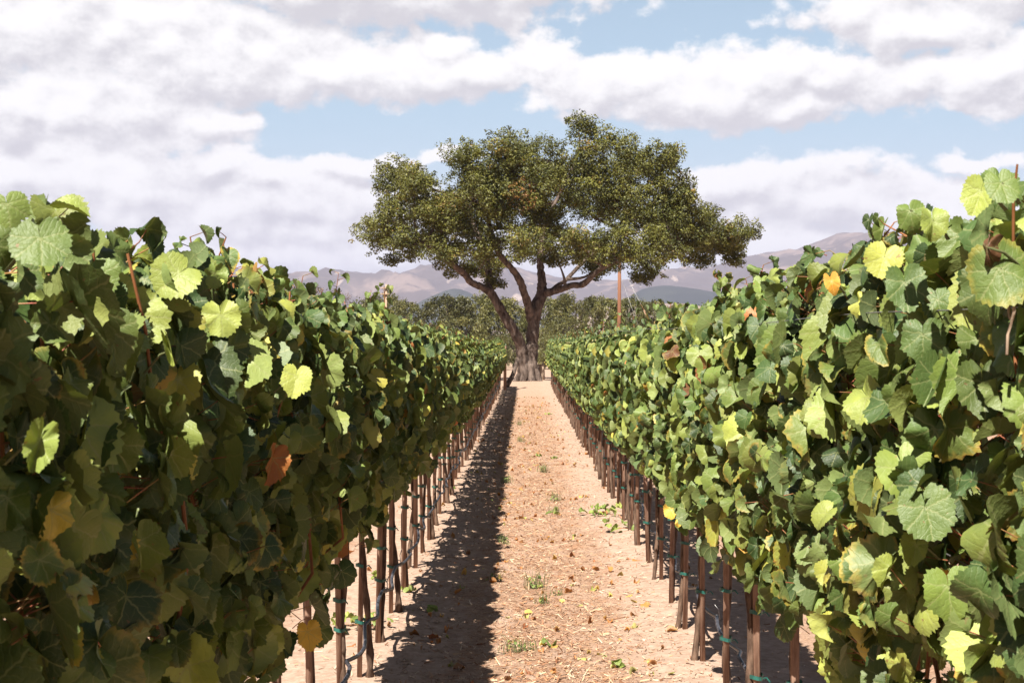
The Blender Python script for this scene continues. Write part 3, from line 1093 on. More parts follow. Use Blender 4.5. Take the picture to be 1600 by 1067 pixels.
def build_litter():
    rg = np.random.default_rng(31)
    # dead grape leaves
    g = Geo()
    n = 1500
    y = 5.5 + (rg.uniform(0, 1, n) ** 1.7) * 40
    x = rg.normal(.15, .55, n)
    k = rg.uniform(0, 1, n) < .25
    x = np.where(k, rg.uniform(-1.8, 2.2, n), x)
    keep = np.array([mnoise.noise(Vector((a * 2.2, b_ * 1.3, 4))) for a, b_ in zip(x, y)]) + rg.normal(0, .12, n) > -.08
    x, y = x[keep], y[keep]
    n = len(x)
    z = np.array([gh(a, b) for a, b in zip(x, y)]) + .008
    nr = np.stack([rg.normal(0, .35, n), rg.normal(0, .35, n), np.ones(n)], 1)
    tp = rg.normal(0, 1, (n, 3))
    u = rg.uniform(0, 1, n)
    t = np.where(u < .70, rg.uniform(.93, 1.0, n), np.where(u < .88, rg.uniform(.84, .92, n), rg.uniform(.4, .7, n)))
    tone = np.stack([t, rg.uniform(.2, 1, n), rg.uniform(.5, 1, n)], 1)
    add_leaves(g, np.stack([x, y, z], 1), nr, tp, rg.uniform(.018, .045, n), tone, 'low', rg, 2.6)
    o = g.build('fallen_leaves', M['litter'])
    tag(o, 'dry orange and brown vine leaves fallen on the dirt path', 'leaves', kind='stuff')
    # straw, stalks and chips
    g = Geo()
    n = 42000
    y = 6 + (rg.uniform(0, 1, n) ** 1.6) * 34
    x = rg.normal(.12, .36, n)
    k = rg.uniform(0, 1, n)
    x = np.where(k < .20, rg.uniform(-1.7, 2.1, n), x)
    L = rg.gamma(2.2, .010, n) + .006
    L = np.where(k > .985, L * 3, L)
    w = rg.uniform(.0012, .0042, n)
    a = rg.uniform(0, math.pi, n)
    el = rg.normal(0, .25, n)
    z = np.array([gh(p, q) for p, q in zip(x, y)]) + .004 + np.abs(np.sin(el)) * L * .5
    d = np.stack([np.cos(a) * np.cos(el), np.sin(a) * np.cos(el), np.sin(el)], 1) * L[:, None] * .5
    s = np.stack([-np.sin(a), np.cos(a), rg.normal(0, .5, n)], 1) * w[:, None]
    c = np.stack([x, y, z], 1)
    V = np.stack([c - d - s, c + d - s * .6, c + d + s * .6, c - d + s], 1).reshape(-1, 3)
    q = np.arange(n * 4).reshape(n, 4)
    col = np.repeat(np.stack([rg.uniform(0, 1, n), rg.uniform(0, 1, n), rg.uniform(0, 1, n)], 1), 4, 0)
    g.add(V, [q], 0, tone=col)
    m, b, p, out = mat('dry_straw')
    tn = b.xyz(b.attr('tone'))
    b.put(p.inputs['Base Color'], b.ramp(tn[0], [(0, (.20, .09, .045)), (.35, (.42, .20, .10)), (.7, (.60, .40, .24)), (1, (.74, .58, .42))]))
    p.inputs['Roughness'].default_value = .8
    o = g.build('straw_litter', m, smooth=False)
    tag(o, 'fine dry straw and stalk litter along the middle of the path', 'straw', kind='stuff')
    # clods and pebbles on the berms
    g = Geo()
    n = 5200
    y = 6 + (rg.uniform(0, 1, n) ** 1.5) * 26
    x = np.where(rg.uniform(0, 1, n) < .5, rg.normal(ROW_L + .18, .22, n), rg.normal(ROW_R - .2, .24, n))
    base = np.array([(1, 0, 0), (-1, 0, 0), (0, 1, 0), (0, -1, 0), (0, 0, 1), (0, 0, -1)], float)
    tf = np.array([(0, 2, 4), (2, 1, 4), (1, 3, 4), (3, 0, 4), (2, 0, 5), (1, 2, 5), (3, 1, 5), (0, 3, 5)])
    sz = rg.gamma(2.0, .0032, n) + .002
    V = base[None] * sz[:, None, None] * rg.uniform(.6, 1.3, (n, 6, 1)) * np.array([1, 1, .7])
    z = np.array([gh(p, q) for p, q in zip(x, y)]) + sz * .25
    V = (V + np.stack([x, y, z], 1)[:, None, :]).reshape(-1, 3)
    T = (tf[None] + (np.arange(n) * 6)[:, None, None]).reshape(-1, 3)
    g.add(V, [T])
    o = g.build('soil_clods', simple('soil_clod', (.36, .25, .18), (.55, .41, .31), 60, .95), smooth=False)
    tag(o, 'loose clods and crumbs of pale dry soil along both vine rows', 'soil', kind='stuff')


M['litter'] = leaf_material('dry_grape_leaf', [(0, (.20, .24, .07)), (.6, (.30, .33, .10)), (.84, (.50, .42, .12)), (.93, (.50, .22, .07)),
                                               (1.0, (.24, .09, .045))], (.34, .20, .10), .15, False)
build_litter()


def weed(x, y, kind, label, s=1.0):
    """green weed tuft or leafy sucker at photo pixel x, y"""
    Y = F * (EYE + .0) / (y - 528)
    X = (x - 820) / F * Y
    rg = np.random.default_rng(int(x * 7 + y))
    o = empty('weed_tuft' if kind == 'grass' else 'leafy_clipping' if kind == 'clip' else 'low_weed', (X, Y, gh(X, Y)))
    g = Geo()
    if kind == 'grass':
        for _ in range(int(26 * s)):
            a = rg.uniform(0, 6.28)
            L = rg.uniform(.04, .13) * s
            ln = rg.uniform(.1, .7)
            b0 = Vector((rg.normal(0, .035 * s), rg.normal(0, .035 * s), -.005))
            p1 = b0 + Vector((math.cos(a) * L * ln * .3, math.sin(a) * L * ln * .3, L * .6))
            p2 = b0 + Vector((math.cos(a) * L * ln, math.sin(a) * L * ln, L))
            tube(g, [b0, p1, p2], [.0022, .0018, .0006], 3, cap=False)
        g.build('blade', M['weed'], o)['kind'] = 'stuff'
        h = Geo()
        k = 14
        az = rg.uniform(0, 6.28, k)
        P = np.stack([np.cos(az) * .03 * s, np.sin(az) * .03 * s, rg.uniform(.01, .07, k) * s], 1)
        n = np.stack([np.cos(az) * .4, np.sin(az) * .4 - .2, np.ones(k)], 1)
        add_leaves(h, P, n, np.stack([np.cos(az), np.sin(az), az * 0 + .2], 1), rg.uniform(.006, .016, k) * s,
                   np.stack([rg.uniform(.3, .7, k), rg.uniform(.3, 1, k), rg.uniform(0, .6, k)], 1), 'low', rg, 1.0)
        h.build('leaves', M['leaf'], o)
    else:
        k = int(16 * s) if kind == 'clip' else int(5 * s)
        h = Geo()
        P = np.stack([rg.normal(0, .10 if kind == 'clip' else .03, k), rg.normal(0, .08 if kind == 'clip' else .03, k), rg.uniform(.01, .09 if kind == 'clip' else .03, k)], 1)
        n = np.stack([rg.normal(0, .4, k), rg.normal(-.4, .4, k), np.ones(k)], 1)
        add_leaves(h, P, n, rg.normal(0, 1, (k, 3)), rg.uniform(.03, .06, k) * (1 if kind == 'clip' else .8),
                   np.stack([rg.uniform(.45, .78, k), rg.uniform(.3, 1, k), rg.uniform(0, .9, k)], 1), 'mid', rg, 1.3)
        h.build('leaves', M['leaf'], o)
        tube(g, [(-.14, 0, .015), (0, .01, .03), (.12, .03, .02)] if kind == 'clip' else [(0, 0, -.01), (.01, 0, .02), (.02, .01, .03)], .003, 5)
        g.build('stem', M['cane'], o)
    tag(o, label, 'weed' if kind != 'clip' else 'vine clipping', 'weeds on the path')


WEEDS = [
    (835, 912, 'grass', 'largest grey-green weed tuft mid-path, beside the shadow edge', 1.3),
    (848, 936, 'grass', 'small weed tuft just below the largest grey-green tuft', .8),
    (870, 925, 'grass', 'thin weed sprig right of the largest grey-green tuft', .6),
    (803, 1012, 'grass', 'green weed tuft at the shadow edge near the bottom of the photo', 1.0),
    (826, 1010, 'grass', 'thin weed tuft just right of the bottom tuft by the shadow', .8),
    (966, 1036, 'low', 'tiny bright green seedling on the bottom right of the path', 1.0),
    (936, 808, 'clip', 'leafy green vine clipping lying on the path by the right row', 1.3),
    (972, 834, 'clip', 'small wilted vine clipping between the large clipping and right stakes', .5),
    (866, 780, 'grass', 'weed tuft in mid-path left of the leafy clipping', 1.2),
    (866, 800, 'grass', 'short weed tuft just in front of the mid-path tuft', .9),
    (848, 735, 'grass', 'dull green weed patch spreading across the middle distance path', 1.3),
    (842, 710, 'low', 'bright green flat weed in the centre of the path', 1.6),
    (865, 714, 'low', 'flat weed just right of the bright green flat weed', 1.0),
    (792, 748, 'grass', 'grass tuft standing at the edge of the long shadow', 1.2),
    (773, 905, 'grass', 'thin weed stalk standing inside the long row shadow', .8),
    (789, 840, 'grass', 'upright weed stalks at the shadow edge above the largest tuft', .9),
    (858, 648, 'low', 'small far weed right of centre where the path narrows', 1.6),
    (812, 662, 'grass', 'far weed tuft beside the narrow end of the shadow', 1.2),
    (860, 1000, 'low', 'pale green round leaf lying flat near the bottom centre', .5),
    (813, 688, 'grass', 'far pair of weed tufts left of the path centre', 1.1),
    (861, 804, 'low', 'single flat green leaf in front of the mid-path tufts', .5),
    (690, 700, 'low', 'green sucker leaves at the foot of the left stakes', 1.4),
    (705, 770, 'low', 'low green leaves on sunny dirt between left stakes and shadow', 1.2),
    (640, 930, 'low', 'green fallen leaves beside the near left stakes', 1.2),
    (672, 955, 'low', 'green leaf lying in the shadow near the left stakes', .6),
    (555, 985, 'clip', 'sprawling green sucker behind the near left stakes', 1.0),
    (590, 905, 'low', 'bright leaves on the sunny ground behind the left stakes', 1.6),
]
for w in WEEDS:
    weed(*w)


# ------------------------------------------------------------------ the oak
TY = 57.7
TS = TY / F


def tp(x, y, d=0.0):
    v = px(x, y, TY)
    v.y = TY + d
    return v


def smooth_path(pts, rad, n):
    """resample a polyline with radii through a Catmull-Rom curve"""
    P = [Vector(p) for p in pts]
    out, rr = [], []
    for i in range(len(P) - 1):
        p0, p1, p2, p3 = P[max(i - 1, 0)], P[i], P[i + 1], P[min(i + 2, len(P) - 1)]
        for j in range(n):
            t = j / n
            out.append(.5 * ((2 * p1) + (-p0 + p2) * t + (2 * p0 - 5 * p1 + 4 * p2 - p3) * t * t + (-p0 + 3 * p1 - 3 * p2 + p3) * t ** 3))
            rr.append(rad[i] * (1 - t) + rad[i + 1] * t)
    out.append(P[-1])
    rr.append(rad[-1])
    return out, rr


def limb(geo, pts, rad, seed, sides=14, n=6, wob=.10):
    out, rr = smooth_path(pts, rad, n)
    rg = random.Random(seed)
    rr = [r * (1 + rg.uniform(-wob, wob)) for r in rr]
    tube(geo, out, rr, sides, .07, seed=seed)
    return out


def build_oak():
    root = empty('oak_tree', (tp(826, 600).x, TY, .10))
    off = -Vector(root.location)

    def L(pts):
        return [tp(*p) + off for p in pts]
    skel = []
    g = Geo()
    s = limb(g, L([(826, 604, 0), (827, 590, 0), (829, 565, 0), (831, 540, .05), (833, 515, .1), (834, 495, .1)]), [.43, .35, .29, .26, .255, .25], 1, 18)
    skel += s
    # root flare
    for a, l in ((190, .9), (240, .8), (290, .9), (340, .8), (30, .8), (120, .8)):
        ca, sa = math.cos(R(a)), math.sin(R(a))
        b0 = Vector((ca * .20, sa * .20, .70))
        b1 = Vector((ca * .38, sa * .38, .18))
        b2 = Vector((ca * l * .75, sa * l * .75, -.14))
        limb(g, [b0, b1, b2], [.16, .16, .07], a, 8, 4)
    g.build('trunk', M['oakbark'], root)
    lims = {
        'left stem': ([(822, 592, 0), (817, 560, -.1), (812, 535, -.3), (800, 512, -.5), (786, 490, -.6), (775, 470, -.7), (766, 455, -.7)], [.34, .27, .22, .21, .19, .18, .17]),
        'low left limb': ([(768, 458, -.7), (754, 450, -.9), (738, 443, -1.2), (729, 432, -1.3), (718, 422, -1.6), (700, 408, -2.0), (670, 385, -1.9), (645, 368, -1.2), (630, 345, -.4)], [.16, .15, .14, .13, .12, .11, .08, .06, .03]),
        'upright left limb': ([(767, 458, -.7), (765, 440, -.4), (762, 415, 0), (752, 380, .6), (735, 340, 1.0), (722, 300, 1.2)], [.15, .15, .13, .10, .07, .04]),
        'middle limb': ([(830, 500, .1), (826, 480, -.3), (818, 455, -.6), (811, 437, -.8), (797, 418, -1.1), (782, 402, -1.5), (770, 370, -2.0), (765, 320, -2.4), (790, 270, -2.6)], [.20, .17, .155, .145, .13, .11, .08, .06, .03]),
        'central limb': ([(834, 498, .1), (839, 478, .1), (846, 460, .2), (847, 440, .3), (845, 420, .5), (845, 400, .6), (852, 350, .9), (880, 290, 1.0), (905, 235, .8), (905, 200, .8)], [.28, .25, .24, .18, .15, .14, .10, .06, .04, .02]),
        'right limb': ([(848, 458, .2), (862, 456, -.1), (878, 452, -.5), (893, 447, -.9), (910, 445, -1.2), (940, 420, -1.9), (985, 405, -2.4), (1040, 390, -2.4), (1085, 378, -1.2), (1115, 375, -.3)], [.17, .145, .13, .125, .12, .10, .08, .055, .03, .01]),
        'upper right limb': ([(860, 456, -.1), (872, 445, .6), (884, 437, 1.2), (905, 415, 2.0), (940, 380, 2.6), (985, 330, 2.9), (1015, 280, 2.8)], [.10, .09, .085, .08, .07, .05, .02]),
    }
    for k, (pt, rd) in lims.items():
        g = Geo()
        skel += limb(g, L(pt), rd, len(k), 12)
        o = g.build('limb', M['oakbark'], root)
    # crown: clumps at the places the photo shows, spread in depth
    BL = [(592, 378, 42, 30), (612, 340, 42, 42), (622, 280, 36, 38), (650, 268, 18, 20), (655, 312, 46, 42), (648, 378, 52, 30), (700, 355, 55, 45), (728, 272, 36, 40),
          (703, 392, 42, 26), (745, 320, 60, 55), (790, 256, 46, 40), (825, 232, 28, 22), (800, 320, 58, 58), (765, 388, 46, 36), (850, 262, 48, 42), (848, 308, 38, 40), (852, 350, 40, 30),
          (903, 200, 24, 21), (925, 246, 38, 32), (975, 252, 42, 38), (1025, 262, 34, 42), (1045, 245, 14, 18), (905, 296, 56, 50), (965, 315, 60, 58), (1022, 325, 52, 52), (1058, 305, 24, 30),
          (900, 380, 50, 34), (955, 388, 58, 38), (1025, 388, 58, 36), (1080, 368, 42, 40), (1102, 338, 20, 18), (1125, 378, 44, 28), (1158, 362, 26, 24), (1112, 362, 40, 26), (1135, 392, 34, 20),
          (1148, 402, 18, 22), (1005, 428, 24, 14), (935, 422, 26, 18), (825, 385, 38, 26), (1090, 408, 28, 16), (737, 420, 26, 12), (868, 398, 22, 16),
          (1060, 345, 40, 38), (690, 325, 40, 38), (770, 290, 40, 36), (775, 430, 16, 14), (612, 400, 22, 8)]
    rg = np.random.default_rng(77)
    subs = []
    tw = Geo()
    for (cx, cy, rx, ry) in BL:
        edge = min(1, abs(cx - 862) / 320)
        D = 6.2 * math.sqrt(max(0.05, 1 - edge ** 2))
        low = max(0, (cy - 360) / 60)
        copies = [-D * .5, D * .55] if edge < .75 and ry > 24 and low < .9 else [rg.normal(0, .8)]
        for d in copies:
            d += rg.normal(0, .5)
            k = 1.0 if abs(d) < D * .3 else .88
            c = tp(cx, cy + 2, d) + off
            c.z += rg.normal(0, .12)
            rX, rZ = rx * TS * k, ry * TS * k
            rY = (rX + rZ) / 2
            base = min(skel, key=lambda p: (p - c).length)
            if 2.3 > (c - base).length > .3:
                mid = (c + base) / 2 + Vector((rg.normal(0, .15), rg.normal(0, .15), -.15))
                pts, rr = smooth_path([base, mid, c], [.075, .05, .02], 4)
                tube(tw, pts, rr, 6, .1, seed=3)
            ns = int(11 + 13 * rX * rZ)
            rmax = .42 * min(rX, rZ) + .10
            for _ in range(ns):
                v = rg.normal(0, 1, 3)
                v /= np.linalg.norm(v)
                rad = rg.uniform(.42, .86)
                q = Vector((v[0] * rX * rad, v[1] * rY * rad, v[2] * rZ * rad))
                subs.append((c + q, Vector(v), min(rmax, rg.uniform(.26, .52))))
                if rg.uniform() < .8:
                    v2 = v + rg.normal(0, .3, 3)
                    v2 /= np.linalg.norm(v2)
                    rad = rg.uniform(.82, 1.10)
                    q2 = Vector((v2[0] * rX * rad, v2[1] * rY * rad, v2[2] * rZ * rad))
                    subs.append((c + q2, Vector(v2), rg.uniform(.10, .19)))
                if rg.uniform() < .25:
                    tube(tw, [c + q * .2, c + q * .6 + Vector((0, 0, -.05)), c + q], [.022, .014, .006], 4, cap=False)
    P, N, T, Z, TN = [], [], [], [], []
    for (c, v, r) in subs:
        k = int(max(26, 100 * (r / .3) ** 1.8))
        a = rg.normal(0, 1, (k, 3))
        a /= np.linalg.norm(a, axis=1, keepdims=True)
        rr = rg.uniform(.25, 1.0, (k, 1)) ** .45
        ax = np.array([v.x, v.y, v.z + .35])
        st = (a @ ax)[:, None] * ax[None] * .25
        pp = np.array(c)[None] + (a * np.array([1, 1, .72]) + st) * rr * r
        P.append(pp)
        N.append(a * .5 + rg.normal(0, .6, (k, 3)) + np.array([0, -.1, .45]))
        T.append(rg.normal(0, 1, (k, 3)))
        Z.append(rg.uniform(.034, .062, k))
        t0 = rg.normal(.45, .20)
        TN.append(np.stack([np.clip(rg.normal(t0, .11, k), 0, .95), rg.uniform(.15, .75, k), rg.uniform(0, .5, k)], 1))
    P, N, T, Z, TN = map(np.concatenate, (P, N, T, Z, TN))
    # a rusty patch of dying leaves left of the middle
    q0 = np.array(tp(815, 322, -4.0) + off)
    d = np.linalg.norm((P - q0) * np.array([1, .25, .8]), axis=1)
    TN[:, 0] = np.where((d < .60) & (rg.uniform(0, 1, len(d)) < .38), 1.0, TN[:, 0])
    print('oak leaves', len(P))
    g = Geo()
    n = len(P)
    Zn = norm(N)
    X = norm(T - (T * Zn).sum(1, keepdims=True) * Zn)
    Y = np.cross(Zn, X)
    A = X * Z[:, None]
    B = Y * Z[:, None] * .55
    V = np.stack([P - A, P - A * .1 - B + Zn * Z[:, None] * .15, P + A, P - A * .1 + B + Zn * Z[:, None] * .15], 1).reshape(-1, 3)
    q = np.arange(n * 4).reshape(n, 4)
    rep = np.repeat(TN, 4, 0)
    g.add(V, [q], 0, tone=rep, lp=np.zeros((n * 4, 3)))
    g.merge(tw, 1)
    g.build('crown', [M['oakleaf'], M['oakbark']], root, False)
    tag(root, 'large spreading oak with forked trunk at the end of the dirt path', 'tree')


build_oak()

# posts by the oak
g = Geo()
e = empty('end_post', (px(789, 598, 50.8).x, 50.8, 0))
boxm(g, (0, 0, .78), (.10, .10, 1.6), .2, .012, 0, .004, rng)
g.build('post', M['stake'], e)
g = Geo()
tube(g, [(0, 0, 1.2), (.01, -.06, 1.2), (.06, -.06, 1.19), (.06, .0, 1.2)], .006, 5)
g.build('wire_loop', M['wire'], e)
tag(e, 'upright brown end post closing the left vine row before the oak', 'post')
g = Geo()
p0, p1 = px(792, 602, 51.6), px(809, 561, 52.4)
pts, rr = smooth_path([p0, (p0 + p1) / 2 + Vector((.03, 0, -.06)), p1], [.10, .08, .075], 5)
tube(g, [Vector(p) - p0 for p in pts], rr, 10, .10, seed=4)
e = empty('leaning_log', p0)
g.build('log', M['oakbark'], e)
g = Geo()
c = p1 - p0
tube(g, [c + Vector((.0, 0, .003)), c + Vector((.012, 0.002, .012))], [.07, .066], 10)
g.build('cut_end', M['palewood'], e)
tag(e, 'pale bark log leaning up against the left side of the oak base', 'log')
g = Geo()
e = empty('short_post', (px(846, 598, 58.2).x, 58.2, 0))
boxm(g, (0, 0, .36), (.24, .22, .78), .15, .02, 0, .008, rng)
g.build('post', M['palewood'], e)
g = Geo()
boxm(g, (0, 0, .765), (.27, .25, .03), .15, .01, 0, .003, rng)
g.build('cap', M['palewood'], e)
tag(e, 'short pale square post standing just right of the oak trunk', 'post')
g = Geo()
pl = [px(x, 604, 55.5) for x in (862, 880, 905)]
tube(g, [Vector((1.02 + .1 * k, 52.5 + .02 * k, .05)) for k in range(3)], .02, 6)


# ------------------------------------------------------------------ trees beyond
def far_crown(seed, w, h, d, nclump, leafs, size, dry=False, low=.12):
    rg = np.random.default_rng(seed)
    P = []
    for _ in range(nclump):
        a = rg.normal(0, 1, 3)
        a /= np.linalg.norm(a)
        r = rg.uniform(.5, 1) ** .5
        c = np.array([a[0] * w / 2 * r, a[1] * d / 2 * r, h * (.53 + low / 2) + a[2] * h * (.46 - low / 2) * r])
        k = leafs
        b = rg.normal(0, 1, (k, 3))
        b /= np.linalg.norm(b, axis=1, keepdims=True)
        P.append(c + b * rg.uniform(.3, 1, (k, 1)) * np.array([1, 1, .75]) * rg.uniform(.35, .62))
    P = np.concatenate(P)
    n = len(P)
    Zn = norm(rg.normal(0, .8, (n, 3)) + np.array([0, -.2, .5]))
    T = rg.normal(0, 1, (n, 3))
    X = norm(T - (T * Zn).sum(1, keepdims=True) * Zn)
    Y = np.cross(Zn, X)
    s = rg.uniform(.6, 1.2, (n, 1)) * size
    V = np.stack([P - X * s, P - Y * s * .6, P + X * s, P + Y * s * .6], 1).reshape(-1, 3)
    t = np.clip(np.repeat(rg.normal(.45, .28, nclump), leafs) + rg.normal(0, .12, n), 0, 1)
    TN = np.repeat(np.stack([t, rg.uniform(0, 1, n), rg.uniform(0, .5, n)], 1), 4, 0)
    g = Geo()
    g.add(V, [np.arange(n * 4).reshape(n, 4)], 0, tone=TN, lp=np.zeros((n * 4, 3)))
    return g.mesh('crown', M['dryleaf'] if dry else M['farleaf'], False)


def far_trunk(seed, h, w):
    rg = np.random.default_rng(seed)
    g = Geo()
    pts, rr = smooth_path([(0, 0, -.1), (rg.normal(0, .1), 0, h * .25), (rg.normal(0, .2), 0, h * .5), (rg.normal(0, .3), 0, h * .85)], [.20, .16, .12, .03], 4)
    tube(g, pts, rr, 8, .1, seed=seed)
    for k in range(7):
        a = rg.uniform(0, 6.28)
        z0 = h * rg.uniform(.2, .55)
        e = Vector((math.cos(a) * w * .2, math.sin(a) * w * .2, z0 + h * rg.uniform(.1, .3)))
        tube(g, [Vector((0, 0, z0)), e * .5 + Vector((0, 0, z0 * .45)), e], [.07, .05, .015], 5)
    return g.mesh('trunk', M['farbark'])


KIND = {
    'round': (far_crown(1, 5.4, 5.6, 5.0, 150, 70, .095), far_trunk(1, 5.6, 5)),
    'broad': (far_crown(2, 7.0, 5.4, 5.5, 190, 70, .095), far_trunk(2, 5.4, 6.4)),
    'tall': (far_crown(3, 4.2, 6.4, 4.2, 130, 70, .09), far_trunk(3, 6.4, 4)),
    'bush': (far_crown(4, 6.0, 3.6, 4.4, 120, 60, .085, low=0.0), far_trunk(4, 3.6, 5)),
    'dry': (far_crown(5, 5.2, 5.4, 4.6, 80, 42, .065, True), far_trunk(5, 5.4, 5)),
}
# photo x of the crown's middle, y of its top, distance, kind, width in photo pixels, label
TREES = [
    (452, 436, 118, 'dry', 80, 'reddish brown half-bare tree at the left end of the tree line'),
    (497, 441, 122, 'dry', 72, 'reddish half-bare tree next to the leftmost bare tree'),
    (532, 452, 126, 'dry', 62, 'low brownish tree between the bare trees and the dark trees'),
    (556, 470, 112, 'bush', 90, 'low olive bush behind the left row under the brown trees'),
    (584, 456, 130, 'tall', 44, 'dark green tree just left of the pole with crossarms'),
    (605, 449, 134, 'tall', 38, 'small dark crown rising directly behind the pole with crossarms'),
    (630, 466, 128, 'round', 60, 'dark green tree just right of the pole with crossarms'),
    (620, 492, 110, 'bush', 110, 'long olive bush in front of the pole with crossarms'),
    (668, 480, 115, 'bush', 80, 'low greyish bush below the blue peak'),
    (700, 458, 120, 'round', 80, 'round olive tree under the blue peak, left of the oak'),
    (745, 456, 124, 'broad', 95, 'broad olive tree seen under the lowest left oak limb'),
    (790, 462, 120, 'round', 75, 'olive tree seen between the two oak stems'),
    (858, 462, 124, 'round', 80, 'olive tree immediately right of the oak trunk'),
    (898, 456, 118, 'broad', 90, 'highest rounded olive tree under the right oak limb'),
    (940, 460, 122, 'round', 70, 'olive tree just left of the plain orange pole'),
    (985, 462, 128, 'broad', 80, 'olive tree just right of the plain orange pole'),
    (1022, 466, 126, 'round', 60, 'smaller olive tree below the blue hillside'),
    (1055, 472, 130, 'round', 60, 'lower olive tree at the right end of the tree line'),
    (1092, 478, 126, 'bush', 90, 'greyish bush half hidden by the right vine row'),
    (1150, 480, 128, 'broad', 90, 'olive tree hidden mostly behind the right vine row tops'),
    (720, 492, 100, 'bush', 90, 'low bush in front of the olive trees left of the oak'),
    (880, 492, 100, 'bush', 100, 'low bush in front of the olive trees right of the oak'),
    (975, 495, 100, 'bush', 100, 'low bush at the foot of the plain orange pole'),
    (772, 520, 84, 'bush', 60, 'low bush beyond the end of the left vine row'),
    (803, 516, 90, 'bush', 60, 'low bush seen between the left row end and the oak trunk'),
    (850, 518, 86, 'bush', 60, 'low bush seen just right of the oak trunk behind the posts'),
    (885, 515, 92, 'bush', 70, 'low bush beyond the end of the right vine row'),
    (400, 462, 124, 'round', 70, 'tree hidden behind the tall left vine tops'),
]
rgt = random.Random(9)
for (x, y, Y, kind, wpx, lab) in TREES:
    H = EYE + (528 - y) / F * Y
    o = empty('bare_tree' if kind == 'dry' else 'bush' if kind == 'bush' else 'olive_green_tree', ((x - 820) / F * Y, Y, -.05), rgt.uniform(0, 6.28))
    cm, tm = KIND[kind]
    refh = {'round': 5.6, 'broad': 5.4, 'tall': 6.4, 'bush': 3.6, 'dry': 5.4}[kind]
    refw = {'round': 5.4, 'broad': 7.0, 'tall': 4.2, 'bush': 6.0, 'dry': 5.2}[kind]
    o.scale = (wpx / F * Y / refw * 1.15, wpx / F * Y / refw * 1.15, H / refh)
    for nm, me in (('crown', cm), ('trunk', tm)):
        c = bpy.data.objects.new(nm, me)
        C.objects.link(c)
        c.parent = o
    tag(o, lab, 'bush' if kind == 'bush' else 'tree', 'trees and bushes beyond the vineyard')


# ------------------------------------------------------------------ utility poles
def pole(x, Y, ytop, r, arms, label, m):
    X = (x - 820) / F * Y
    H = EYE + (528 - ytop) / F * Y
    e = empty('utility_pole', (X, Y, 0))
    g = Geo()
    tube(g, [(0, 0, -.2), (0, 0, H * .5), (0.02, 0, H)], [r, r * .92, r * .8], 12, .02)
    g.build('pole', m, e)
    for z, w in arms:
        a = Geo()
        t_ = .13 if w > 1 else .07
        boxm(a, (0, -r - .06, H - z), (w, .11, t_), .1, .01)
        ao = a.build('crossarm', m, e)
        for k in (-.46, -.2, .2, .46):
            i = Geo()
            c = Vector((k * w * math.cos(.1), -r - .06 + k * w * math.sin(.1), H - z + .06))
            q_ = .5 if w < 1 else 1
            tube(i, [c, c + Vector((0, 0, .06 * q_)), c + Vector((0, 0, .10 * q_)), c + Vector((0, 0, .16 * q_))], [.02 * q_, .05 * q_, .035 * q_, .045 * q_], 8)
            i.build('insulator', M['wire'], ao)
    tag(e, label, 'utility pole')
    return e, X, H


e, X, H = pole(603, 108, 444, .085, [(.30, .80), (.75, .80)], 'weathered pale utility pole with two crossarms on the left', M['palewood'])
e, X, H = pole(967.5, 92, 402, .13, [], 'plain orange brown utility pole rising behind the right vine row', M['polewood'])
g = Geo()
tube(g, [(.1, 0, H - .5), (1.6, -.5, H * .5), (2.95, -1, .1)], .012, 5)
o = g.build('guy_wire', M['wire'], e)
g = Geo()
tube(g, [(.1, 0, H - 1.3), (2.1, -.6, .1)], .010, 5)
g.build('guy_wire', M['wire'], e)
g = Geo()
tube(g, [(1.56, -.5, H * .5 + .12), (1.70, -.53, H * .5 - .35)], [.05, .035], 6)
g.build('guy_insulator', M['palewood'], o)
e, X, H = pole(1601, 70, 308, .16, [(.35, 1.6)], 'orange pole top with a crossarm at the right edge of the photo', M['polewood'])


# ------------------------------------------------------------------ hills
def ridge(name, label, Y0, depth, prof, seed, amp, m, x0=-1500, x1=3200, nx=420, ny=60):
    prof = np.array(prof, float)
    xs = np.linspace(x0, x1, nx)
    top = np.interp(xs, prof[:, 0], prof[:, 1])
    kk = np.array([.25, .5, .25])
    top = np.convolve(np.pad(top, 1, mode='edge'), kk, 'valid')
    V = []
    for j in range(ny):
        f = j / (ny - 1)
        Y = Y0 + depth * f
        # rises to the crest at f = .62, then falls away behind
        prof_f = math.sin(min(1, f / .62) * math.pi / 2) ** 1.15 if f < .62 else math.cos((f - .62) / .38 * math.pi / 2)
        Yc = Y0 + depth * .62
        for i, x in enumerate(xs):
            hx = EYE + (528 - top[i]) / F * Yc
            X = (x - 820) / F * Yc
            rd = mnoise.ridged_multi_fractal(Vector((X * .0026, Y * .0016, seed)), .9, 2.1, 5, 1.0, 2.0) - 1.0
            fine = mnoise.fractal(Vector((X * .012, Y * .01, seed + 5)), .8, 2.0, 4)
            w = math.sin(math.pi * min(1, f / .62)) if f < .62 else 0
            h = hx * prof_f + amp * (rd * w * .9 + fine * .10 * min(1, f * 4))
            V.append((X, Y, max(h, -.0) - (2 if f == 0 or f == 1 else 0)))
    q = []
    for j in range(ny - 1):
        a = np.arange(nx - 1) + j * nx
        q.append(np.stack([a, a + 1, a + 1 + nx, a + nx], 1))
    g = Geo()
    g.add(np.array(V), [np.concatenate(q)])
    o = g.build(name, m)
    tag(o, label, 'hills', kind='structure')


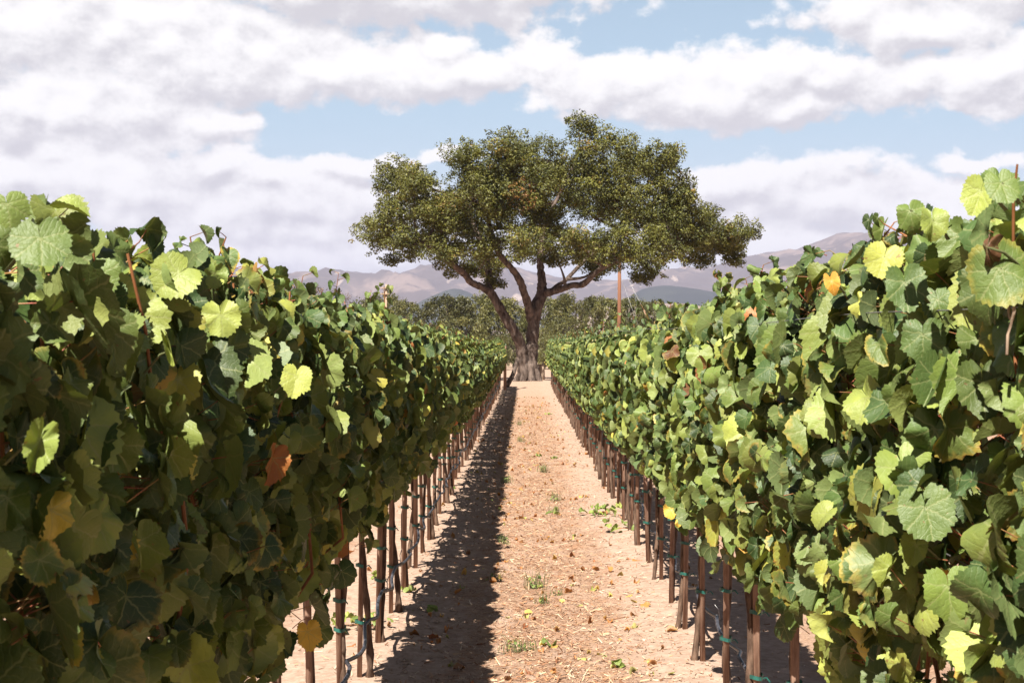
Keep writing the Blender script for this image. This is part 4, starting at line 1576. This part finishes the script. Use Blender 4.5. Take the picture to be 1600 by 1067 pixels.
def hill_mat(name, dry, scrub, pale, amount):
    m, b, p, out = mat(name)
    obj = b.n('ShaderNodeTexCoord').outputs['Object']
    n1 = b.noise(obj, .004, 8, .65)
    n2 = b.noise(obj, .018, 6, .7)
    n3 = b.noise(b.v('MULTIPLY', obj, (1, .4, 1)), .010, 6, .65, dist=.8)
    dry, scrub, pale = sc(dry), sc(scrub), sc(pale)
    base = b.mix(b.ss(n1, amount - .06, amount + .06), dry, scrub)
    base = b.mix(b.ss(n2, .48, .62, 0, .6), base, scrub)
    base = b.mix(b.m('MULTIPLY', b.ss(n3, .60, .66), .8), base, pale)
    b.put(p.inputs['Base Color'], base)
    p.inputs['Roughness'].default_value = 1.0
    p.inputs['Specular IOR Level'].default_value = 0
    return m


ridge('far_hills', 'purple brown mountain range along the horizon with dry pale slopes', 4300, 2600,
      [(-1500, 440), (-400, 430), (100, 436), (330, 426), (400, 424), (430, 428), (480, 439), (530, 430), (560, 433), (610, 434), (650, 430), (680, 425),
       (700, 426), (760, 420), (800, 426), (860, 432), (900, 436), (960, 440), (1010, 436), (1060, 428), (1100, 424), (1140, 412), (1180, 402), (1230, 396), (1270, 382), (1292, 373),
       (1330, 372), (1380, 382), (1450, 392), (1520, 385), (1600, 376), (1700, 385), (2200, 410), (3200, 430)],
      1.7, 80, hill_mat('dry_mountain', (.25, .185, .155), (.095, .072, .062), (.44, .35, .29), .44))
ridge('near_hills', 'wooded foothill darkened by painted cloud shade below the range on the left of the oak', 3100, 1000,
      [(-1500, 512), (400, 512), (600, 506), (640, 486), (665, 470), (690, 457), (712, 449), (730, 456), (760, 470), (800, 486), (860, 500), (900, 512), (3200, 512)],
      4.4, 12, hill_mat('wooded_hill_cloud_shade', (.035, .045, .03), (.02, .028, .02), (.06, .06, .045), .5), nx=420, ny=40)  # woods, with the shadow of clouds put into their dark colours
ridge('shaded_hills', 'blue wooded slope darkened by painted cloud shade under the range on the right', 3300, 900,
      [(-1500, 525), (930, 525), (960, 480), (1000, 452), (1040, 446), (1090, 452), (1140, 462), (1200, 480), (1280, 525), (3200, 525)],
      7.3, 12, hill_mat('wood_cloud_shade', (.035, .045, .03), (.02, .028, .02), (.06, .06, .045), .5), nx=420, ny=40)  # cloud shade is painted into these dark woodland colours
ridge('dry_hills', 'low pale dry foothills in front of the dark slope', 2500, 500,
      [(-1500, 520), (840, 518), (900, 496), (950, 480), (1000, 478), (1040, 474), (1075, 475), (1110, 482), (1180, 486), (1300, 505), (3200, 515)],
      2.3, 8, hill_mat('dry_foothill', (.36, .28, .21), (.22, .16, .12), (.50, .41, .33), .55), nx=420, ny=40)

# ------------------------------------------------------------------ air
g = Geo()
x0, x1, y0, y1, z0, z1 = -9300, 9300, -9300, 9300, -6.0, 470.0
V = [(x0, y0, z0), (x1, y0, z0), (x1, y1, z0), (x0, y1, z0), (x0, y0, z1), (x1, y0, z1), (x1, y1, z1), (x0, y1, z1)]
q = [(0, 3, 2, 1), (4, 5, 6, 7), (0, 1, 5, 4), (1, 2, 6, 5), (2, 3, 7, 6), (3, 0, 4, 7)]
g.add(V, [np.array(q)])
hm = bpy.data.materials.new('air')
hm.use_nodes = True
hm.node_tree.nodes.clear()
b = NB(hm.node_tree)
o_ = b.n('ShaderNodeOutputMaterial')
pv = b.n('ShaderNodeVolumePrincipled')
pv.inputs['Color'].default_value = (.66, .69, .95, 1)
pv.inputs['Density'].default_value = HAZE = 0.00012
pv.inputs['Anisotropy'].default_value = 0.0
hm.node_tree.links.new(pv.outputs[0], o_.inputs['Volume'])
hz = g.build('haze', hm, smooth=False)
tag(hz, 'thin bluish haze over the far hills', 'haze', kind='stuff')
